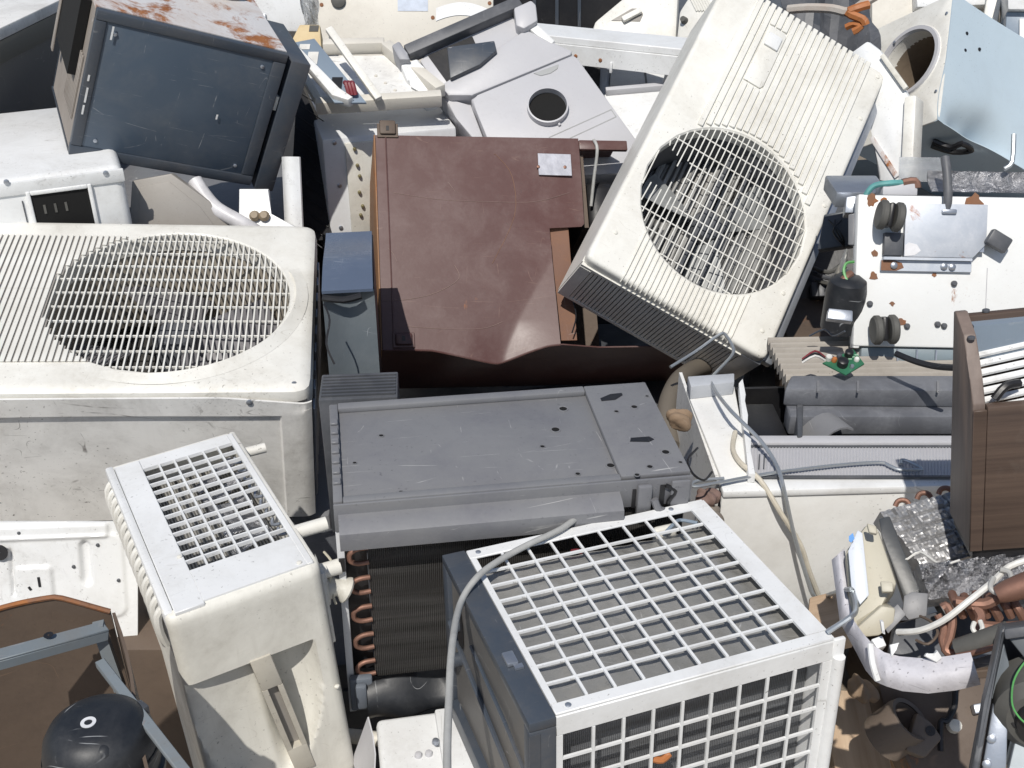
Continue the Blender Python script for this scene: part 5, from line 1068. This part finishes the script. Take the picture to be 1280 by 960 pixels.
# ---------------------------------------------------------------- white base appliance under the grey unit, bottom centre
F = hfr(470, 905, 1.80, 640, 882)
t = thing('base_appliance', 'white appliance base with shallow ledge and screws, beneath the grey unit', 'appliance', F)
G().box(0, .55, -.30, .012, -.39, 0, .010, 3).done('casing', WHITE, t)
q = F(545, 905); G().box(q.x, q.x + .4, -.28, .004, .0004, .012, .004).done('raised_deck', WHITE, t)
for (x, y) in ((523, 945), (536, 943), (612, 951), (545, 935)): p = F(x, y); G().lathe([(.006, 0), (.005, .005), (.002, .006)], 12, T3(p.x, p.y, .0003 if x < 545 else .0122)).done('screw', GREYL if x < 545 else GALV, t)
G().surf(lambda u, v: V((-.012 - .03 * v + .006 * math.sin(9 * u), .02 - .3 * u, -.004 - .09 * v - .02 * math.sin(5 * u))), [i / 10 for i in range(11)], [0, .3, .6, 1], .002, (1, 0, 0)).done('torn_side', GREYL, t)
o = G().tube([V((0, 0, 0)), V((.08, -.01, .0))], .012, 10, 1).done('beige_pipe', BEIGE, None, Matrix.Translation(at(418, 918, 1.95))); tag(o, 'beige plastic pipe bridging the dark gap beside the tall cream unit', 'pipe')

# ---------------------------------------------------------------- embossed white panel, left
F = plane(100, 725, 2.06, (.12, -.93, .34))
t = thing('embossed_panel', 'white enamel back panel with pressed channels, under the flat cream unit', 'panel', F)
def sdb(x, y, x0, x1, y0, y1, r):
    cx, cy = (x0 + x1) / 2, (y0 + y1) / 2; qx, qy = abs(x - cx) - (x1 - x0) / 2 + r, abs(y - cy) - (y1 - y0) / 2 + r
    return math.hypot(max(qx, 0), max(qy, 0)) + min(max(qx, qy), 0) - r
A_ = lambda px, py: F.p2(px, py)
def groove(px0, py0, px1, py1, r=.012):
    (x0, y1), (x1, y0) = A_(px0, py0), A_(px1, py1); return (min(x0, x1), max(x0, x1), min(y0, y1), max(y0, y1), r)
GR = [(groove(-60, 660, 136, 670, .006), .006), (groove(12, 684, 20, 745, .008), -.008), (groove(100, 676, 116, 730, .01), -.009), (groove(20, 708, 70, 760, .008), .005), (groove(-10, 672, 160, 770, .02), .004)]
def emb(u, v):
    p = F(-60 + 232 * u, 652 + 150 * v); z = 0
    for (g_, h) in GR: z += h * (1 - ss(-.004, .004, sdb(p.x, p.y, *g_)))
    return V((p.x, p.y, z))
G().surf(emb, [i / 120 for i in range(121)], [i / 90 for i in range(91)], .004, (0, 0, -1)).done('sheet', WHITE, t, ang=60)
p, q = F(172, 800), F(-60, 808); G().box(q.x, p.x, p.y - .03, p.y - .002, -.05, .006, .004).done('lower_flange', WHITE, t)
q = F(2, 688); G().lathe([(.001, .007), (.014, .007)], 16, T3(q.x, q.y, .0045), False).done('dark_hole', BLACK, t)
for a, b in (((50, 719), (52, 731)), ((38, 731), (41, 735))): bar2(G(), F.p2(*a), F.p2(*b), .004, .009, .0105).done('slit', BLACK, t)
screws(t, [(F(x, y).x, F(x, y).y, .005) for x, y in ((93, 707), (149, 724), (25, 665), (123, 680))], .003, DGREY)
F = hfr(150, 812, 2.06, 230, 812)
o = G().box(-.1, .15, 0, .2, -.35, 0, .004).done('brown_crate', RUSTB, None, F.M); tag(o, 'brown shaded box under the embossed white panel', 'box')

# ---------------------------------------------------------------- rusty open box with compressor, lower left corner
F = Fr(at(70, 748, 1.56), (.97, .24, 0), (-.24, .97, 0))
t = thing('rusty_carcass', 'rusty brown open steel casing with angle iron rails, lower left corner', 'carcass', F)
def bw(u, v):
    x = -.16 + .222 * u; pk = .0 - .028 * abs((u - .72) / (.72 if u < .72 else .28)) ** 1.1
    return V((x, .012 * math.sin(4 * u), pk - .42 * v))
G().surf(bw, [i / 24 for i in range(25)], [0, .05, .1, .3, .6, 1], .005, (0, 1, 0)).done('back_wall', RUSTB, t)
G().tube([bw(i / 24, 0) for i in range(25)], .0035, 6, 1).done('rusty_rim', RUST, t)
G().surf(lambda u, v: V((.064 + .004 * math.sin(6 * u) + .06 * u, -.01 - .3 * u, -.03 - .02 * u - .4 * v)), [i / 8 for i in range(9)], [0, .3, .6, 1], .004, (1, 0, 0)).done('side_wall', RUSTB, t)
a1, a2 = F.w(at(-30, 818, 1.50)), F.w(at(128, 776, 1.545))
def angle(p, q, w, name):
    p, q = V(p), V(q); X = (q - p).normalized(); Y = V((0, 0, 1)).cross(X).normalized(); Z = X.cross(Y); M = Matrix(((X.x, Y.x, Z.x, p.x), (X.y, Y.y, Z.y, p.y), (X.z, Y.z, Z.z, p.z), (0, 0, 0, 1)))
    l = (q - p).length; return G().box(0, l, -w, 0, -.003, 0, .0008, 1, M).box(0, l, -.003, 0, -w, -.0032, .0008, 1, M).box(0, l, -w, -w + .003, -w * .8, -.0031, .0008, 1, M).done(name, ANGLE, t)
angle(a1, a2, .021, 'angle_rail')
b1, b2 = F.w(at(130, 822, 1.52)), F.w(at(250, 975, 1.30)); angle(b1, b2, .012, 'angle_rail')
c1_, c2_ = F.w(at(122, 780, 1.54)), F.w(at(150, 860, 1.60)); G().tube([c1_, c2_], .010, 4, 1).done('upright', ANGLE, t)
q = F.w(at(62, 799, 1.52)); G().lathe([(.001, .001), (.006, .001)], 12, T3(q.x, q.y, q.z + .006), False).done('rail_hole', BLACK, t)
G().box(-.25, .2, -.35, 0, -.40, -.39).done('floor_sheet', RUSTB, t)
c = at(122, 915, 1.42)
t = thing('compressor', 'glossy black domed compressor with a white ring mark, inside the rusty casing', 'compressor', Matrix.Translation(c) @ Matrix.Rotation(R(-6), 4, 'X') @ Matrix.Scale(.94, 4))
G().lathe([(.0001, .024), (.025, .0235), (.044, .020), (.056, .012), (.064, -.002), (.068, -.02), (.0685, -.055), (.073, -.058), (.073, -.066), (.069, -.069), (.069, -.14), (.05, -.17)], 48).done('dome', BLACKP, t)
G().lathe([(.0048, .0008), (.0092, .0008), (.0092, .0016), (.0048, .0016), (.0048, .0008)], 24, T3(-.004, -.010, .0232) @ Matrix.Rotation(R(3), 4, 'X'), False).done('white_ring', flat('white_ink', (.75, .76, .78), .5), t)
G().lathe([(.001, .006), (.008, .004), (.011, 0)], 14, T3(.022, -.045, .010) @ Matrix.Rotation(R(40), 4, 'X')).done('stud', BLACKP, t)

# ---------------------------------------------------------------- bulky scrap that carries the heap, seen only in the gaps
def carcass(label, x, y, yaw, w, d, h, mat):
    F_ = upright((x, y, 0), yaw); t_ = thing('appliance_carcass', label, 'appliance', F_, 'buried appliances under the heap')
    G().box(-w / 2, w / 2, -d / 2, d / 2, .01, h, .012).done('casing', mat, t_); G().box(-w / 2 + .03, w / 2 - .03, -d / 2 - .006, -d / 2 - .0005, .06, h - .06, .002).done('front_sheet', mat, t_)
carcass('buried grey appliance beneath the flat cream unit', -.80, 2.02, 6, .8, .46, .38, GREYP)
carcass('buried dark appliance beneath the maroon cabinet', .02, 2.6, 4, .8, .6, .26, DGREY)
carcass('buried rusty appliance beneath the caster unit', 1.05, 2.38, -4, .75, .5, .5, RUSTB)
carcass('buried dark appliance beneath the portable unit with the collar', .1, 3.45, 3, .9, .7, .55, DGREY)
carcass('buried grey appliance beneath the slate panelled box', -1.0, 3.1, -5, .85, .6, .6, GREYP)
carcass('buried dark appliance beneath the dryer', 1.3, 3.55, 10, .9, .7, .42, DGREY)
carcass('buried dark box between the cream unit and the grey unit', -.36, 1.62, 12, .3, .4, .36, DGREY)
carcass('buried rusty box beneath the stripped split unit', .92, 1.62, 8, .34, .34, .40, RUSTB)
carcass('buried dark appliance far behind the top row', 0, 4.7, 0, 2.6, .7, .8, DGREY)

# compressor details
cmp_ = t if False else bpy.data.objects['compressor']
G().lathe([(.0692, -.026), (.0702, -.028), (.0702, -.031), (.0692, -.033)], 48, None, False).done('weld_seam', BLACKP, cmp_)
G().box(.040, .062, -.02, .0, -.004, .012, .003, 2, Matrix.Rotation(R(50), 4, 'Z')).done('terminal_cover', DGREY, cmp_)
# ---------------------------------------------------------------- small broken bits lying in the gaps
random.seed(5)
db = G()
def bit(p, s_):
    M = Matrix.Translation(p) @ Matrix.Rotation(random.uniform(0, 6.3), 4, 'Z') @ Matrix.Rotation(random.uniform(-.7, .7), 4, 'X')
    n = random.choice((3, 4, 5)); db.prism([(s_ * random.uniform(.5, 1.2) * math.cos(6.283 * i / n), s_ * random.uniform(.3, .9) * math.sin(6.283 * i / n)) for i in range(n)], 0, s_ * random.uniform(.08, .35), M)
for i in range(260): bit(V((random.uniform(-1.3, 1.5), random.uniform(.75, 4.2), .008)), random.uniform(.008, .035))
o = db.done('debris', paint('mixed_scrap_bits', (.33, .30, .26), .6, .6, 30, (.1, .08, .06), .3, .3, rust=.3, var=.4)); o['kind'] = 'stuff'; o['label'] = 'small broken metal and plastic bits strewn on the ground under the heap'
for lab, pts, r, m in (('thin black lead dangling beside the blue topped casing', [(405, 380, 2.1), (412, 400, 2.08), (408, 430, 2.06), (418, 455, 2.05)], .002, BLACK),
                       ('thin black lead curling over the grey unit corner', [(872, 560, 1.84), (860, 575, 1.80), (866, 592, 1.78), (880, 600, 1.80), (890, 590, 1.83)], .002, BLACK),
                       ('thin white lead across the foil coil', [(1108, 690, 1.70), (1130, 700, 1.68), (1150, 690, 1.68), (1175, 705, 1.655), (1200, 700, 1.65)], .0016, CORDW),
                       ('thin brown lead among the copper pipes', [(1150, 770, 1.56), (1165, 778, 1.54), (1172, 792, 1.53), (1160, 805, 1.52), (1145, 800, 1.53)], .0018, RUSTB),
                       ('thin blue lead behind the lower caster', [(1012, 420, 2.3), (1030, 412, 2.28), (1042, 420, 2.25), (1056, 414, 2.22)], .002, NAVY),
                       ('thin yellowed lead beside the tall cream unit pipes', [(405, 690, 1.72), (416, 706, 1.70), (412, 730, 1.70), (420, 755, 1.71)], .002, BG)):
    wirething('loose_lead', lab, 'wire', [at(*p) for p in pts], r, m, 6, 4)

wirething('flexible_hose', 'dusty beige flexible hose curving in the gap below the leaning unit', 'hose', [at(838, 560, 2.25), at(834, 515, 2.34), at(846, 480, 2.46), at(868, 462, 2.6), at(900, 452, 2.74)], .022, paint('dusty_beige_hose', (.15, .13, .105), .7, .6, 9), 14, 5)
def chunk(label, c, sx, sy, sz, mat, name='wood_chunk'):
    g = G(); bm_ = bmesh.ops.create_icosphere(g.bm, subdivisions=4, radius=1)
    for v_ in bm_['verts']: v_.co = V((v_.co.x * sx, v_.co.y * sy, v_.co.z * sz)) * (1 + .16 * math.sin(3.1 * v_.co.x + 2.3 * v_.co.z + sx * 90) + .12 * math.sin(6.7 * v_.co.y + 4.1 * v_.co.x) + random.uniform(-.025, .025))
    o_ = g.done(name, mat, None, Matrix.Translation(c) @ Matrix.Rotation(random.uniform(0, 3), 4, 'Z'), ang=30); tag(o_, label, 'scrap')
BARK = paint('dusty_broken_wood', (.27, .19, .125), .8, .6, 20, (.12, .08, .05), .4, .2)
chunk('rough wood chunk between the grey unit and the white cabinet', at(850, 524, 2.0), .024, .02, .02, BARK)
chunk('reddish broken lump under the corner of the grey unit', at(884, 622, 1.88), .022, .018, .016, paint('reddish_rubble', (.20, .13, .11), .8, .6, 20), 'rubble_lump')
chunk('grey broken lump below the reddish one, beside the white cabinet', at(888, 646, 1.88), .022, .02, .02, paint('grey_brown_rubble', (.22, .19, .16), .85, .6, 20), 'rubble_lump')
chunk('small wood splinter lump near the pump carcass', at(1078, 862, 1.98), .03, .02, .016, BARK)
